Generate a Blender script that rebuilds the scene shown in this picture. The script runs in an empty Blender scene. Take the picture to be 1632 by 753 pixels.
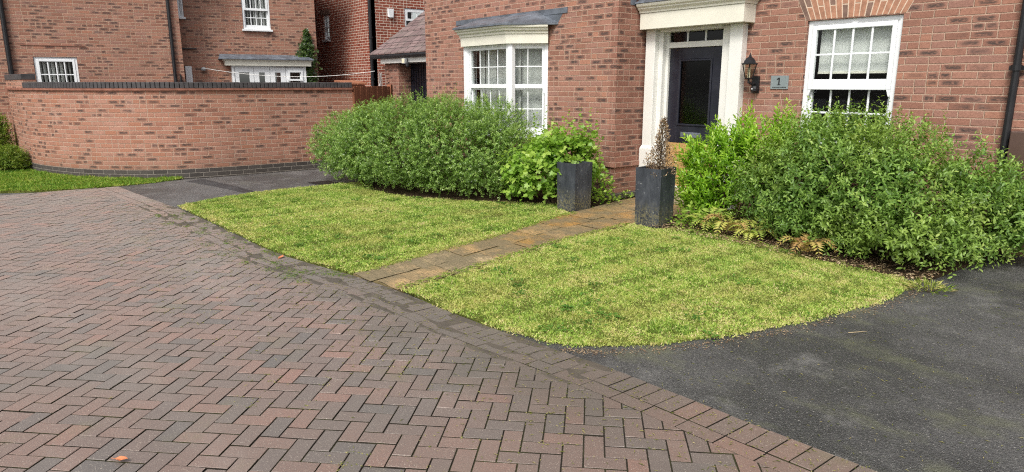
import bpy, bmesh, math, random
import numpy as np
C = bpy.context.scene.collection
R = math.radians
random.seed(7)
rng = np.random.default_rng(11)

# ------------------------------------------------------------------ camera
cd = bpy.data.cameras.new('camera'); cam = bpy.data.objects.new('camera', cd); C.objects.link(cam)
cd.sensor_width = 36; cd.lens = 36*1080/1632; cd.clip_start = .05; cd.clip_end = 500
cam.location = (0, 0, 1.6); cam.rotation_euler = (R(90-12.605), 0, R(51.636))
bpy.context.scene.camera = cam

# ------------------------------------------------------------------ sky, sun, exposure
SUN_EL, SUN_AZ = 50, 150       # azimuth clockwise from +Y: light comes from behind the camera, front right of the house
w = bpy.data.worlds.new('World'); bpy.context.scene.world = w; w.use_nodes = True
nt = w.node_tree; bg = nt.nodes['Background']
sky = nt.nodes.new('ShaderNodeTexSky'); sky.sky_type = 'NISHITA'; sky.sun_disc = False
sky.sun_elevation = R(SUN_EL); sky.sun_rotation = R(SUN_AZ); sky.air_density = 1.2; sky.dust_density = 4; sky.ozone_density = .6
hs = nt.nodes.new('ShaderNodeHueSaturation'); hs.inputs['Saturation'].default_value = .30   # thin cloud: the blue is veiled
nt.links.new(sky.outputs[0], hs.inputs['Color']); nt.links.new(hs.outputs[0], bg.inputs['Color'])
bg.inputs['Strength'].default_value = .13
sl = bpy.data.lights.new('sun', 'SUN'); so = bpy.data.objects.new('sun', sl); C.objects.link(so)
sl.energy = 1.9; sl.angle = R(16); sl.color = (1, .96, .88)
so.rotation_euler = (R(90-SUN_EL), 0, R(180-SUN_AZ))
so.location = (0, -10, 20)
S = bpy.context.scene
S.view_settings.view_transform = 'Standard'; S.view_settings.look = 'None'; S.view_settings.gamma = 1
S.view_settings.exposure = 0.62
S.render.engine = 'CYCLES'
S.cycles.use_denoising = False; S.cycles.filter_width = 1.15
S.cycles.max_bounces = 7; S.cycles.transparent_max_bounces = 12

# ------------------------------------------------------------------ node helpers
class NT:
    def __init__(s, name):
        s.m = bpy.data.materials.new(name); s.m.use_nodes = True
        s.t = s.m.node_tree; s.n = s.t.nodes; s.b = s.n['Principled BSDF']; s.out = s.n['Material Output']
    def new(s, t, **k):
        x = s.n.new('ShaderNode'+t)
        for a, v in k.items(): setattr(x, a, v)
        return x
    def put(s, sock, v):
        if v is None: return
        if hasattr(v, 'is_linked') or hasattr(v, 'links'): s.t.links.new(v, sock)
        else:
            if isinstance(v, (tuple, list)) and len(v) == 3 and sock.type == 'RGBA': v = (*v, 1)
            sock.default_value = v
    def M(s, op, a, b=None, c=None):
        x = s.new('Math', operation=op)
        for i, v in enumerate((a, b, c)): s.put(x.inputs[i], v)
        return x.outputs[0]
    def sm(s, v, lo, hi, a=0., b=1.):
        x = s.new('MapRange', interpolation_type='SMOOTHSTEP')
        s.put(x.inputs[0], v); x.inputs[1].default_value = lo; x.inputs[2].default_value = hi
        x.inputs[3].default_value = a; x.inputs[4].default_value = b
        return x.outputs[0]
    def noise(s, vec, scale, detail=3, rough=.55, out='Fac'):
        x = s.new('TexNoise'); s.put(x.inputs['Vector'], vec); x.inputs['Scale'].default_value = scale
        x.inputs['Detail'].default_value = detail; x.inputs['Roughness'].default_value = rough
        return x.outputs[out]
    def mix(s, f, a, b, mode='MIX'):
        x = s.new('Mix', data_type='RGBA', blend_type=mode)
        s.put(x.inputs[0], f); s.put(x.inputs[6], a); s.put(x.inputs[7], b)
        return x.outputs[2]
    def ramp(s, f, stops, interp='LINEAR'):
        x = s.new('ValToRGB'); x.color_ramp.interpolation = interp
        e = x.color_ramp.elements
        while len(e) < len(stops): e.new(.5)
        for el, (p, c) in zip(e, stops): el.position = p; el.color = (*c, 1)
        s.put(x.inputs[0], f); return x.outputs[0]
    def xyz(s, x=0., y=0., z=0.):
        n = s.new('CombineXYZ'); s.put(n.inputs[0], x); s.put(n.inputs[1], y); s.put(n.inputs[2], z); return n.outputs[0]
    def scale(s, v, sc):
        n = s.new('VectorMath', operation='MULTIPLY'); s.put(n.inputs[0], v); n.inputs[1].default_value = sc; return n.outputs[0]
    def pos(s): return s.new('NewGeometry').outputs['Position']
    def attr(s, name): return s.new('Attribute', attribute_name=name).outputs['Fac']
    def bump(s, h, strength=.5, dist=.01):
        x = s.new('Bump'); x.inputs['Strength'].default_value = strength; x.inputs['Distance'].default_value = dist
        s.put(x.inputs['Height'], h); s.put(s.b.inputs['Normal'], x.outputs[0])
    def set(s, col=None, rough=None, spec=None, metal=None):
        s.put(s.b.inputs['Base Color'], col); s.put(s.b.inputs['Roughness'], rough)
        if spec is not None: s.put(s.b.inputs['Specular IOR Level'], spec)
        if metal is not None: s.put(s.b.inputs['Metallic'], metal)
        return s.m

def plain(name, col, rough=.5, var=.12, spec=.4, nscale=6, metal=0, bump=.15, fine=60):
    k = NT(name); p = k.pos()
    a = k.noise(p, nscale, 4); b = k.noise(p, fine, 2)
    f = k.M('ADD', k.M('MULTIPLY', a, .7), k.M('MULTIPLY', b, .3))
    c = k.mix(k.sm(f, .25, .75), tuple(x*(1-var) for x in col), tuple(min(1, x*(1+var)) for x in col))
    k.bump(b, bump, .003)
    return k.set(c, k.sm(a, .3, .7, max(.02, rough-.08), min(1, rough+.08)), spec, metal)

def brick(name, cols, mortar, dark=(.05, .042, .04), darkfrac=.42, bw=.225, bh=.075, joint=.011, smear=True, split=.84):
    k = NT(name)
    uv = k.new('UVMap').outputs[0]; sp = k.new('SeparateXYZ'); k.put(sp.inputs[0], uv)
    wob = k.noise(uv, 9, 2); u = k.M('ADD', sp.outputs[0], k.M('MULTIPLY', k.M('SUBTRACT', wob, .5), .006))
    wob2 = k.noise(uv, 5, 2); v = k.M('ADD', sp.outputs[1], k.M('MULTIPLY', k.M('SUBTRACT', wob2, .5), .008))
    r = k.M('DIVIDE', v, bh); row = k.M('FLOOR', r); fv = k.M('FRACT', r)
    wr = k.new('TexWhiteNoise', noise_dimensions='1D'); k.put(wr.inputs['W'], row)
    off = k.M('ADD', k.M('MULTIPLY', k.M('MODULO', row, 2.), .5), k.M('MULTIPLY', wr.outputs['Value'], .10))
    uu = k.M('ADD', k.M('DIVIDE', u, bw), off); col = k.M('FLOOR', uu); fu = k.M('FRACT', uu)
    w0 = k.new('TexWhiteNoise', noise_dimensions='2D'); k.put(w0.inputs['Vector'], k.xyz(col, row))
    half = k.M('GREATER_THAN', w0.outputs['Value'], split)
    fu2 = k.M('MULTIPLY', fu, k.M('ADD', half, 1.))
    idx = k.M('FLOOR', fu2); fuu = k.M('FRACT', fu2)
    wid = k.M('DIVIDE', bw, k.M('ADD', half, 1.))
    w1 = k.new('TexWhiteNoise', noise_dimensions='3D'); k.put(w1.inputs['Vector'], k.xyz(col, row, k.M('ADD', idx, 3.3)))
    rs = k.new('SeparateColor'); k.put(rs.inputs[0], w1.outputs['Color'])
    r1, r2, r3 = rs.outputs[0], rs.outputs[1], rs.outputs[2]
    dx = k.M('MULTIPLY', k.M('MINIMUM', fuu, k.M('SUBTRACT', 1., fuu)), wid)
    dy = k.M('MULTIPLY', k.M('MINIMUM', fv, k.M('SUBTRACT', 1., fv)), bh)
    d = k.M('MINIMUM', dx, dy); nn = k.noise(uv, 70, 2)
    d = k.M('ADD', d, k.M('MULTIPLY', k.M('SUBTRACT', nn, .5), .006))
    inb = k.sm(d, joint/2-.002, joint/2+.002)
    n = len(cols)
    base = k.ramp(r1, [(i/(n-1), c) for i, c in enumerate(cols)])
    grain = k.noise(uv, 38, 4, .65)
    base = k.mix(k.sm(grain, .3, .75, 0, .45), base, tuple(x*.62 for x in cols[0]))
    base = k.mix(k.sm(k.noise(uv, 90, 2), .55, .75, 0, .35), base, tuple(min(1, x*1.35) for x in cols[n//2]))
    if smear:
        cx = k.sm(k.M('ABSOLUTE', k.M('SUBTRACT', fuu, .5)), .22, .47, 1, 0)
        cy = k.sm(k.M('ABSOLUTE', k.M('SUBTRACT', fv, k.M('ADD', .4, k.M('MULTIPLY', r3, .2)))), .12, .42, 1, 0)
        m = k.M('MULTIPLY', k.M('MULTIPLY', cx, cy), k.sm(k.noise(k.scale(uv, (1, 3.5, 1)), 20, 4, .75), .30, .55))
        base = k.mix(k.M('MULTIPLY', m, k.sm(k.M('ADD', r2, k.M('MULTIPLY', k.M('SUBTRACT', k.noise(uv, 1.7, 2), .5), .9)), 1-darkfrac, 1-darkfrac*.35, 0, .93)), base, dark)
    big = k.noise(uv, .7, 3)
    mo = k.mix(k.noise(uv, 25, 3), tuple(x*.8 for x in mortar), mortar)
    c = k.mix(inb, mo, base)
    c = k.mix(k.sm(big, .3, .7, 0, .16), c, (.10, .065, .05))
    c = k.mix(k.sm(k.noise(k.scale(uv, (1.4, .8, 1)), 1.6, 6, .75), .58, .78, 0, .28), c, (.55, .46, .40))
    c = k.mix(k.sm(sp.outputs[1], 0., .55, .28, 0), c, (.07, .06, .04))      # splash-back dirt near the ground
    h = k.M('ADD', k.M('MULTIPLY', inb, 1.), k.M('MULTIPLY', grain, .5))
    k.bump(h, .9, .009)
    return k.set(c, .85, .2)

MAIN = [(.26, .125, .09), (.34, .165, .12), (.38, .195, .145), (.32, .17, .135), (.42, .20, .135)]
MAT = {}
MAT['brick'] = brick('salmon_brick', MAIN, (.50, .345, .26), darkfrac=.46)
MAT['brick_old'] = brick('weathered_brick', [(.24, .11, .08), (.31, .145, .105), (.36, .18, .135)], (.46, .31, .235), darkfrac=.45)
MAT['brick_wall'] = brick('garden_wall_brick', [(.32, .145, .10), (.38, .19, .135), (.41, .22, .165), (.37, .165, .105), (.41, .205, .145)], (.50, .35, .265), darkfrac=.36)
MAT['brick_left'] = brick('neighbour_brick', [(.27, .125, .088), (.34, .17, .12), (.38, .20, .145), (.31, .165, .13), (.38, .175, .115)], (.47, .33, .24), darkfrac=.46)
MAT['brick_red'] = brick('bright_red_brick', [(.22, .052, .032), (.28, .07, .042), (.32, .09, .056)], (.72, .58, .48), smear=False, joint=.015, split=.6)
MAT['brick_black'] = brick('blue_black_brick', [(.045, .042, .045), (.065, .06, .062), (.09, .082, .08)], (.30, .27, .24), smear=False, split=2)
MAT['voussoir'] = plain('arch_brick', (.37, .19, .125), .85, .3, .2, 12)
MAT['voussoir_dark'] = plain('arch_brick_dark', (.19, .12, .095), .85, .3, .2, 12)
MAT['mortar'] = plain('mortar', (.58, .45, .35), .9, .15, .2, 20)
MAT['coping'] = plain('black_coping_brick', (.052, .048, .05), .6, .35, .4, 9)
MAT['tile_creasing'] = plain('clay_creasing', (.23, .10, .07), .8, .3, .2, 8)
MAT['white'] = plain('white_upvc', (.72, .74, .76), .35, .03, .5, 2, bump=.02)
MAT['cream'] = plain('cream_paint', (.68, .66, .57), .55, .06, .35, 4, bump=.06)
MAT['offwhite'] = plain('off_white_paint', (.70, .695, .66), .5, .05, .4, 3, bump=.06)
MAT['lead'] = plain('lead_sheet', (.105, .12, .145), .55, .5, .5, 5, bump=.3)
MAT['black_paint'] = plain('black_gloss_paint', (.014, .015, .024), .28, .25, .5, 4, bump=.05)
MAT['black_plastic'] = plain('black_plastic', (.012, .012, .014), .45, .2, .4, 6)
MAT['ochre'] = plain('ochre_wood', (.42, .25, .10), .6, .15, .3, 5)
MAT['grey_metal'] = plain('grey_metal', (.33, .34, .35), .4, .1, .5, 5)
MAT['slate_plate'] = plain('slate_plate', (.20, .235, .245), .5, .06, .4, 10)
MAT['stone'] = plain('stone_step', (.35, .29, .2), .8, .25, .2, 5)
MAT['roof'] = None
MAT['blind'] = plain('roller_blind', (.60, .61, .59), .8, .05, .2, 4)
MAT['curtain'] = plain('curtain', (.44, .45, .43), .9, .12, .1, 9)
MAT['room'] = plain('dark_room', (.05, .048, .045), .9, .2, .1, 2)
MAT['candle'] = plain('cream_candle_tube', (.75, .70, .52), .5, .05, .3, 4)
MAT['bark'] = plain('bark', (.075, .052, .035), .9, .35, .2, 25)
MAT['straw_stalk'] = plain('straw_stalk', (.42, .33, .2), .7, .1, .2, 9)
MAT['rope'] = plain('white_rope', (.75, .74, .72), .7, .05, .3, 8)
MAT['brown_plastic'] = plain('brown_box', (.085, .05, .04), .5, .1, .4, 5)

def tile_mat():
    k = NT('plain_roof_tile'); uv = k.new('UVMap').outputs[0]
    b = k.new('TexBrick'); k.put(b.inputs['Vector'], uv); b.inputs['Scale'].default_value = 1
    b.inputs['Brick Width'].default_value = .3; b.inputs['Row Height'].default_value = .27; b.inputs['Mortar Size'].default_value = .012
    b.inputs['Color1'].default_value = (.15, .10, .10, 1); b.inputs['Color2'].default_value = (.23, .16, .155, 1); b.inputs['Mortar'].default_value = (.02, .016, .016, 1)
    c = k.mix(k.sm(k.noise(k.pos(), 3), .4, .7, 0, .4), b.outputs[0], (.17, .15, .13))
    k.bump(k.M('SUBTRACT', 1., b.outputs['Fac']), .6, .02)
    return k.set(c, .75, .3)
MAT['roof'] = tile_mat()

def glass_mat(name, tint=(.94, .955, .95), refl=1.0, rough=.015, wob=.12):
    k = NT(name); k.n.remove(k.b)
    tr = k.new('BsdfTransparent'); tr.inputs[0].default_value = (*tint, 1)
    gl = k.new('BsdfGlossy'); gl.inputs['Roughness'].default_value = rough; gl.inputs['Color'].default_value = (.95, .97, 1, 1)
    fr = k.new('Fresnel'); fr.inputs['IOR'].default_value = 1.5
    bm = k.new('Bump'); bm.inputs['Strength'].default_value = wob; bm.inputs['Distance'].default_value = .01
    k.put(bm.inputs['Height'], k.noise(k.pos(), 2.2, 1)); k.put(gl.inputs['Normal'], bm.outputs[0])
    mx = k.new('MixShader'); k.put(mx.inputs[0], k.M('MULTIPLY', k.M('MULTIPLY', fr.outputs[0], refl), k.M('SUBTRACT', 1., k.new('NewGeometry').outputs['Backfacing'])))
    k.t.links.new(tr.outputs[0], mx.inputs[1]); k.t.links.new(gl.outputs[0], mx.inputs[2]); k.t.links.new(mx.outputs[0], k.out.inputs[0])
    return k.m
MAT['glass'] = glass_mat('window_glass')
MAT['door_glass'] = glass_mat('smoked_door_glass', (.35, .35, .33), .9, .12)
MAT['lamp_glass'] = glass_mat('lantern_glass', (.8, .8, .76), 1, .05)

def fence_mat():
    k = NT('red_brown_fence'); p = k.scale(k.pos(), (8, 8, .7)); n = k.noise(p, 3, 4, .65)
    k.bump(n, .3, .004)
    return k.set(k.ramp(n, [(.25, (.20, .075, .042)), (.55, (.32, .13, .072)), (.8, (.40, .18, .10))]), .75, .25)
MAT['fence'] = fence_mat()

def slab_mat():
    k = NT('riven_ochre_slab'); p = k.pos(); r = k.attr('rnd')
    n = k.noise(p, 2.6, 5, .65); n2 = k.noise(k.scale(p, (1.3, 5, 1)), 9, 4, .7)
    base = k.mix(r, (.42, .215, .05), (.47, .345, .20))
    dirt = k.mix(k.noise(p, 14, 3), (.10, .085, .05), (.20, .16, .09))
    f = k.M('ADD', k.M('MULTIPLY', n, .9), k.M('ADD', k.M('MULTIPLY', k.sm(r, .45, 1), .03), k.M('MULTIPLY', n2, .28)))
    c = k.mix(k.sm(f, .38, .66, 0, .9), base, dirt)
    c = k.mix(k.sm(n2, .50, .70, 0, .6), c, (.085, .075, .035))
    k.bump(k.M('ADD', n2, k.M('MULTIPLY', n, .5)), .8, .012)
    return k.set(c, k.sm(n, .3, .7, .35, .75), .45)
MAT['slab'] = slab_mat()
MAT['jointing'] = plain('path_jointing', (.16, .125, .06), .9, .35, .1, 9)

def paver_mat():
    k = NT('block_paver'); p = k.pos(); r = k.attr('rnd')
    c = k.ramp(r, [(0, (.085, .08, .075)), (.2, (.12, .098, .087)), (.5, (.165, .108, .088)), (.75, (.20, .12, .094)), (.92, (.232, .122, .092)), (1, (.265, .12, .09))])
    g = k.noise(p, 85, 3, .8); c = k.mix(k.sm(g, .35, .7, 0, .5), c, (.11, .085, .075))
    sp = k.noise(p, 150, 2, .8); c = k.mix(k.sm(sp, .60, .70, 0, .7), c, (.50, .44, .36)); c = k.mix(k.sm(k.noise(p, 60, 3, .85), .56, .70, 0, .5), c, (.10, .08, .065))
    big = k.noise(p, .55, 4, .6); c = k.mix(k.sm(big, .45, .72, 0, .5), c, (.115, .105, .09)); dust = k.noise(k.scale(p, (.35, 1.1, 1)), 1.1, 5, .65)
    c = k.mix(k.sm(dust, .5, .72, 0, .35), c, (.24, .21, .19))
    alg = k.noise(p, 1.3, 5, .7); c = k.mix(k.sm(alg, .54, .74, 0, .36), c, (.145, .135, .055))
    # damp, mossy band along the lawn side where water runs off
    yy = k.new('SeparateXYZ'); k.put(yy.inputs[0], p)
    band = k.M('ADD', yy.outputs[1], k.M('MULTIPLY', k.noise(p, 2.2, 4), .9))
    c = k.mix(k.M('MULTIPLY', k.sm(band, 2.1, 2.75, 0, .8), k.sm(yy.outputs[0], -2.5, -1.7, 1, .25)), c, (.082, .070, .056))
    k.bump(k.M('ADD', k.M('MULTIPLY', g, .6), k.M('MULTIPLY', sp, .5)), .35, .004)
    k.b.inputs['Sheen Weight'].default_value = .5; k.b.inputs['Sheen Roughness'].default_value = .35; k.b.inputs['Sheen Tint'].default_value = (1, .93, .88, 1)
    return k.set(c, k.sm(big, .3, .7, .40, .56), .6)
MAT['paver'] = paver_mat()

def joint_mat():
    k = NT('paver_joint_sand'); p = k.pos(); n = k.noise(p, 4, 4)
    c = k.mix(k.sm(n, .4, .7), (.028, .023, .019), (.05, .05, .022)); c = k.mix(k.sm(k.noise(p, 5, 4, .7), .55, .72, 0, .6), c, (.11, .09, .06))
    return k.set(c, .95, .1)
MAT['joint'] = joint_mat()
def silt_mat():
    k = NT('damp_silt'); p = k.pos(); n = k.noise(p, 9, 5, .7)
    c = k.ramp(n, [(.3, (.060, .052, .042)), (.55, (.088, .074, .058)), (.75, (.115, .105, .065))])
    k.bump(k.noise(p, 60, 4, .8), .5, .004); return k.set(c, .6, .4)
MAT['silt'] = silt_mat()

def asphalt(name, a, b, moss=.5, spk=.55):
    k = NT(name); p = k.pos()
    f = k.noise(p, 62, 4, .85); m = k.noise(p, .9, 5, .62); v = k.new('TexVoronoi'); k.put(v.inputs['Vector'], p); v.inputs['Scale'].default_value = 150
    c = k.mix(k.sm(f, .3, .7), a, b)
    c = k.mix(k.sm(m, .42, .60, 0, .6), c, tuple(x*.5 for x in a)); c = k.mix(k.sm(k.noise(p, 2.3, 6, .7), .52, .72, 0, .55), c, tuple(x*1.75 for x in b))
    c = k.mix(k.sm(k.noise(p, 85, 3, .9), .59, .68, 0, spk), c, (.40, .38, .35))
    c = k.mix(k.sm(k.noise(p, 48, 3, .9), .57, .68, 0, .7), c, tuple(x*.4 for x in a))
    c = k.mix(k.sm(k.noise(k.scale(p, (1, 1.6, 1)), 1.7, 6, .7), .50, .70, 0, moss), c, (.135, .14, .085))
    k.bump(k.M('ADD', v.outputs['Distance'], f), .9, .01)
    return k.set(c, k.sm(m, .35, .65, .6, .42), .5)
MAT['asphalt'] = asphalt('dark_damp_asphalt', (.037, .037, .039), (.118, .115, .11), .65, .8)
MAT['asphalt_left'] = asphalt('grey_asphalt', (.085, .082, .082), (.15, .142, .138), .2, .35)
MAT['tar'] = asphalt('tar_patch', (.03, .03, .033), (.055, .055, .058), .1, .2)

def soil_mat():
    k = NT('bed_soil'); p = k.pos(); n = k.noise(p, 18, 5, .7)
    c = k.ramp(n, [(.25, (.018, .012, .008)), (.5, (.045, .03, .018)), (.72, (.09, .06, .032)), (.85, (.16, .11, .05))])
    k.bump(n, 1, .03); return k.set(c, .95, .1)
MAT['soil'] = soil_mat()

def thatch_mat():
    k = NT('lawn_thatch'); p = k.pos(); n = k.noise(p, 40, 4, .7)
    c = k.ramp(n, [(.25, (.05, .06, .014)), (.5, (.11, .13, .026)), (.75, (.22, .19, .07))])
    k.bump(n, 1, .02); return k.set(c, .95, .1)
MAT['thatch'] = thatch_mat()

def leaf_mat(name, stops, trans=.3, rough=.45, spec=.35, patch=None, pscale=2.5, tcol=1.3):
    k = NT(name); r = k.attr('rnd'); c = k.ramp(r, stops)
    if patch:
        c = k.mix(k.sm(k.noise(k.pos(), pscale, 4, .6), .42, .66, 0, patch[0]), c, patch[1])
    k.set(c, rough, spec)
    tr = k.new('BsdfTranslucent'); k.put(tr.inputs[0], k.mix(1., c, (tcol, tcol*1.05, tcol*.6), 'MULTIPLY'))
    mx = k.new('MixShader'); mx.inputs[0].default_value = trans
    k.t.links.new(k.b.outputs[0], mx.inputs[1]); k.t.links.new(tr.outputs[0], mx.inputs[2]); k.t.links.new(mx.outputs[0], k.out.inputs[0])
    return k.m
MAT['grass'] = leaf_mat('lawn_grass_blade', [(0, (.07, .12, .012)), (.3, (.18, .32, .045)), (.6, (.38, .51, .10)), (.85, (.54, .58, .18)), (1, (.60, .52, .27))], .35, .5, .3, (.42, (.50, .43, .16)), 2.1)
MAT['grass_green'] = leaf_mat('fresh_grass_blade', [(0, (.06, .14, .014)), (.6, (.17, .30, .03)), (1, (.32, .34, .07))], .3, .55, .25)
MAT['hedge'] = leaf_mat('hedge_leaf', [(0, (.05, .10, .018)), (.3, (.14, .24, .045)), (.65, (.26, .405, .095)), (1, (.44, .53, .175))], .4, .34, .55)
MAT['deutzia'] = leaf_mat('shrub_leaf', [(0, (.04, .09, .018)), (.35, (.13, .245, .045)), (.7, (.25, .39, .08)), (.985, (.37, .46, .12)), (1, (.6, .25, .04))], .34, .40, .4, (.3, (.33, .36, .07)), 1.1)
MAT['laurel'] = leaf_mat('bright_laurel_leaf', [(0, (.07, .17, .012)), (.4, (.24, .44, .03)), (1, (.44, .60, .08))], .42, .33, .5)
MAT['vine'] = leaf_mat('broad_leaf', [(0, (.07, .16, .018)), (.4, (.22, .38, .05)), (1, (.44, .57, .12))], .42, .42, .4)
MAT['vine_dark'] = leaf_mat('clover_leaf', [(0, (.045, .12, .014)), (.6, (.10, .22, .03)), (1, (.20, .30, .06))], .3, .45, .35)
MAT['ivy'] = leaf_mat('ivy_leaf', [(0, (.02, .045, .01)), (.6, (.045, .085, .018)), (1, (.10, .15, .035))], .2, .35, .45)
MAT['fern'] = leaf_mat('fern_frond', [(0, (.22, .33, .05)), (.4, (.46, .48, .11)), (.72, (.48, .33, .12)), (1, (.30, .14, .06))], .3, .55, .25)
MAT['dead'] = leaf_mat('dead_needle', [(0, (.07, .04, .025)), (.5, (.26, .165, .10)), (1, (.58, .46, .30))], .1, .7, .15)
MAT['yellowish'] = leaf_mat('yellow_green_leaf', [(0, (.06, .12, .012)), (.6, (.16, .24, .025)), (1, (.30, .30, .05))], .3, .45, .35)  # leaf's own colour, green running to yellow-green
MAT['dryleaf'] = plain('fallen_leaf', (.50, .17, .075), .6, .2, .3, 30)
MAT['straw'] = leaf_mat('grass_clipping', [(0, (.12, .15, .03)), (.6, (.27, .26, .08)), (1, (.42, .36, .17))], .2, .7, .2)

def planter_mat():
    k = NT('black_fibre_planter'); p = k.pos(); sp = k.new('SeparateXYZ'); k.put(sp.inputs[0], p)
    st = k.noise(k.scale(p, (3, 3, 1.2)), 2.6, 5, .7); f = k.noise(p, 45, 3, .7)
    c = k.ramp(st, [(.3, (.018, .021, .028)), (.5, (.036, .041, .051)), (.7, (.075, .082, .098))])
    c = k.mix(k.M('MULTIPLY', k.sm(sp.outputs[2], .05, .34, 1, 0), k.sm(f, .42, .62, 0, .75)), c, (.19, .17, .085))
    c = k.mix(k.sm(k.noise(p, 28, 2), .66, .74, 0, .6), c, (.30, .31, .31))
    k.bump(k.M('ADD', st, f), .25, .004); return k.set(c, .6, .35)
MAT['planter'] = planter_mat()

# ------------------------------------------------------------------ mesh helpers
class MB:
    """collects faces; T=(ox,oy,angle) maps local x right / y into the wall to the world"""
    def __init__(s, T=None): s.v = []; s.f = []; s.T = T
    def add(s, vs, fs):
        n = len(s.v)
        if s.T:
            ox, oy, a = s.T; ca, sa = math.cos(a), math.sin(a)
            vs = [(ox+x*ca-y*sa, oy+x*sa+y*ca, z) for x, y, z in vs]
        s.v += [tuple(p) for p in vs]; s.f += [tuple(n+i for i in f) for f in fs]; return s
    def box(s, x0, x1, y0, y1, z0, z1):
        return s.add([(x0,y0,z0),(x1,y0,z0),(x1,y1,z0),(x0,y1,z0),(x0,y0,z1),(x1,y0,z1),(x1,y1,z1),(x0,y1,z1)],
                     [(0,3,2,1),(4,5,6,7),(0,1,5,4),(1,2,6,5),(2,3,7,6),(3,0,4,7)])
    def prism(s, pts, z0, z1):
        n = len(pts)
        return s.add([(x,y,z0) for x,y in pts]+[(x,y,z1) for x,y in pts],
                     [tuple(range(n))[::-1], tuple(range(n,2*n))]+[(i,(i+1)%n,n+(i+1)%n,n+i) for i in range(n)])
    def loft(s, a, b):
        n = len(a)
        return s.add(list(a)+list(b), [tuple(range(n))[::-1], tuple(range(n,2*n))]+[(i,(i+1)%n,n+(i+1)%n,n+i) for i in range(n)])
    def profile(s, path, prof, closed=False):
        """sweep: path of (x,y) with outward offsets prof=(out,z); mitred"""
        P = [np.array(p, float) for p in path]; n = len(P); rings = []
        for i, p in enumerate(P):
            ns = []
            for a, b in ((i-1, i), (i, i+1)):
                if a >= 0 and b < n:
                    d = P[b]-P[a]; d /= np.linalg.norm(d); ns.append(np.array([d[1], -d[0]]))
            m = sum(ns); m = m/np.linalg.norm(m); m = m/max(.3, float(m@ns[0]))
            rings.append([(p[0]+m[0]*o, p[1]+m[1]*o, z) for o, z in prof])
        k = len(prof); vs = [q for r in rings for q in r]; fs = []
        for i in range(n-1):
            for j in range(k):
                fs.append((i*k+j, (i+1)*k+j, (i+1)*k+(j+1)%k, i*k+(j+1)%k))
        fs.append(tuple(range(k))); fs.append(tuple((n-1)*k+j for j in range(k))[::-1])
        return s.add(vs, fs)
    def tube(s, pts, r, seg=8, r1=None):
        P = [np.array(p, float) for p in pts]; n = len(P); vs = []; fs = []
        for i, p in enumerate(P):
            d = P[min(n-1, i+1)]-P[max(0, i-1)]; d /= (np.linalg.norm(d)+1e-9)
            a = np.cross(d, (0, 0, 1) if abs(d[2]) < .9 else (1, 0, 0)); a /= np.linalg.norm(a); b = np.cross(d, a)
            rr = r if r1 is None else r+(r1-r)*i/(n-1)
            for j in range(seg):
                t = 2*math.pi*j/seg; vs.append(tuple(p+(a*math.cos(t)+b*math.sin(t))*rr))
        for i in range(n-1):
            for j in range(seg): fs.append((i*seg+j, (i+1)*seg+j, (i+1)*seg+(j+1)%seg, i*seg+(j+1)%seg))
        fs.append(tuple(range(seg))); fs.append(tuple((n-1)*seg+j for j in range(seg))[::-1])
        return s.add(vs, fs)
    def lathe(s, cx, cy, prof, seg=16, rot=0):
        vs = [(cx+r*math.cos(rot+2*math.pi*j/seg), cy+r*math.sin(rot+2*math.pi*j/seg), z) for r, z in prof for j in range(seg)]
        n = len(prof); fs = [(i*seg+j, i*seg+(j+1)%seg, (i+1)*seg+(j+1)%seg, (i+1)*seg+j) for i in range(n-1) for j in range(seg)]
        fs += [tuple(range(seg))[::-1], tuple((n-1)*seg+j for j in range(seg))]
        return s.add(vs, fs)
    def build(s, name, mat, parent=None, off=None, bevel=0, smooth=False, uv=True, fix=True):
        if off is None and parent is not None: off = world_loc(parent)
        me = bpy.data.meshes.new(name)
        vs = s.v if off is None else [(x-off[0], y-off[1], z-off[2]) for x, y, z in s.v]
        me.from_pydata(vs, [], s.f)
        if fix:
            bm = bmesh.new(); bm.from_mesh(me); bmesh.ops.recalc_face_normals(bm, faces=bm.faces); bm.to_mesh(me); bm.free()
        if uv: box_uv(me, off or (0, 0, 0))
        if mat is not None: me.materials.append(mat)
        if smooth:
            for p in me.polygons: p.use_smooth = True
        o = bpy.data.objects.new(name, me); C.objects.link(o)
        if parent is not None: o.parent = parent
        if bevel:
            b = o.modifiers.new('bevel', 'BEVEL'); b.width = bevel; b.segments = 2; b.limit_method = 'ANGLE'
        return o

def world_loc(o):
    x = y = z = 0
    while o is not None: x += o.location.x; y += o.location.y; z += o.location.z; o = o.parent
    return (x, y, z)
def box_uv(me, off):
    if not me.uv_layers: me.uv_layers.new(name='UVMap')
    uvl = me.uv_layers[0].data
    for p in me.polygons:
        n = p.normal
        if abs(n.z) > .92:
            for li in p.loop_indices:
                c = me.vertices[me.loops[li].vertex_index].co; uvl[li].uv = (c.x+off[0], c.y+off[1])
        else:
            h = math.hypot(n.x, n.y); tx, ty = -n.y/h, n.x/h
            for li in p.loop_indices:
                c = me.vertices[me.loops[li].vertex_index].co
                vz = (c.z+off[2]) if abs(n.z) < .3 else (c.z+off[2])/max(.2, h)
                uvl[li].uv = ((c.x+off[0])*tx+(c.y+off[1])*ty, vz)
def tag(o, label=None, cat=None, group=None, kind=None):
    if label: o['label'] = label
    if cat: o['category'] = cat
    if group: o['group'] = group
    if kind: o['kind'] = kind
    return o
def thing(name, label, cat, loc=(0, 0, 0), group=None):
    o = bpy.data.objects.new(name, None); C.objects.link(o); o.location = loc; o.empty_display_size = .2
    return tag(o, label, cat, group)
def struct(name, mb, mat): return tag(mb.build(name, mat), kind='structure')

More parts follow.
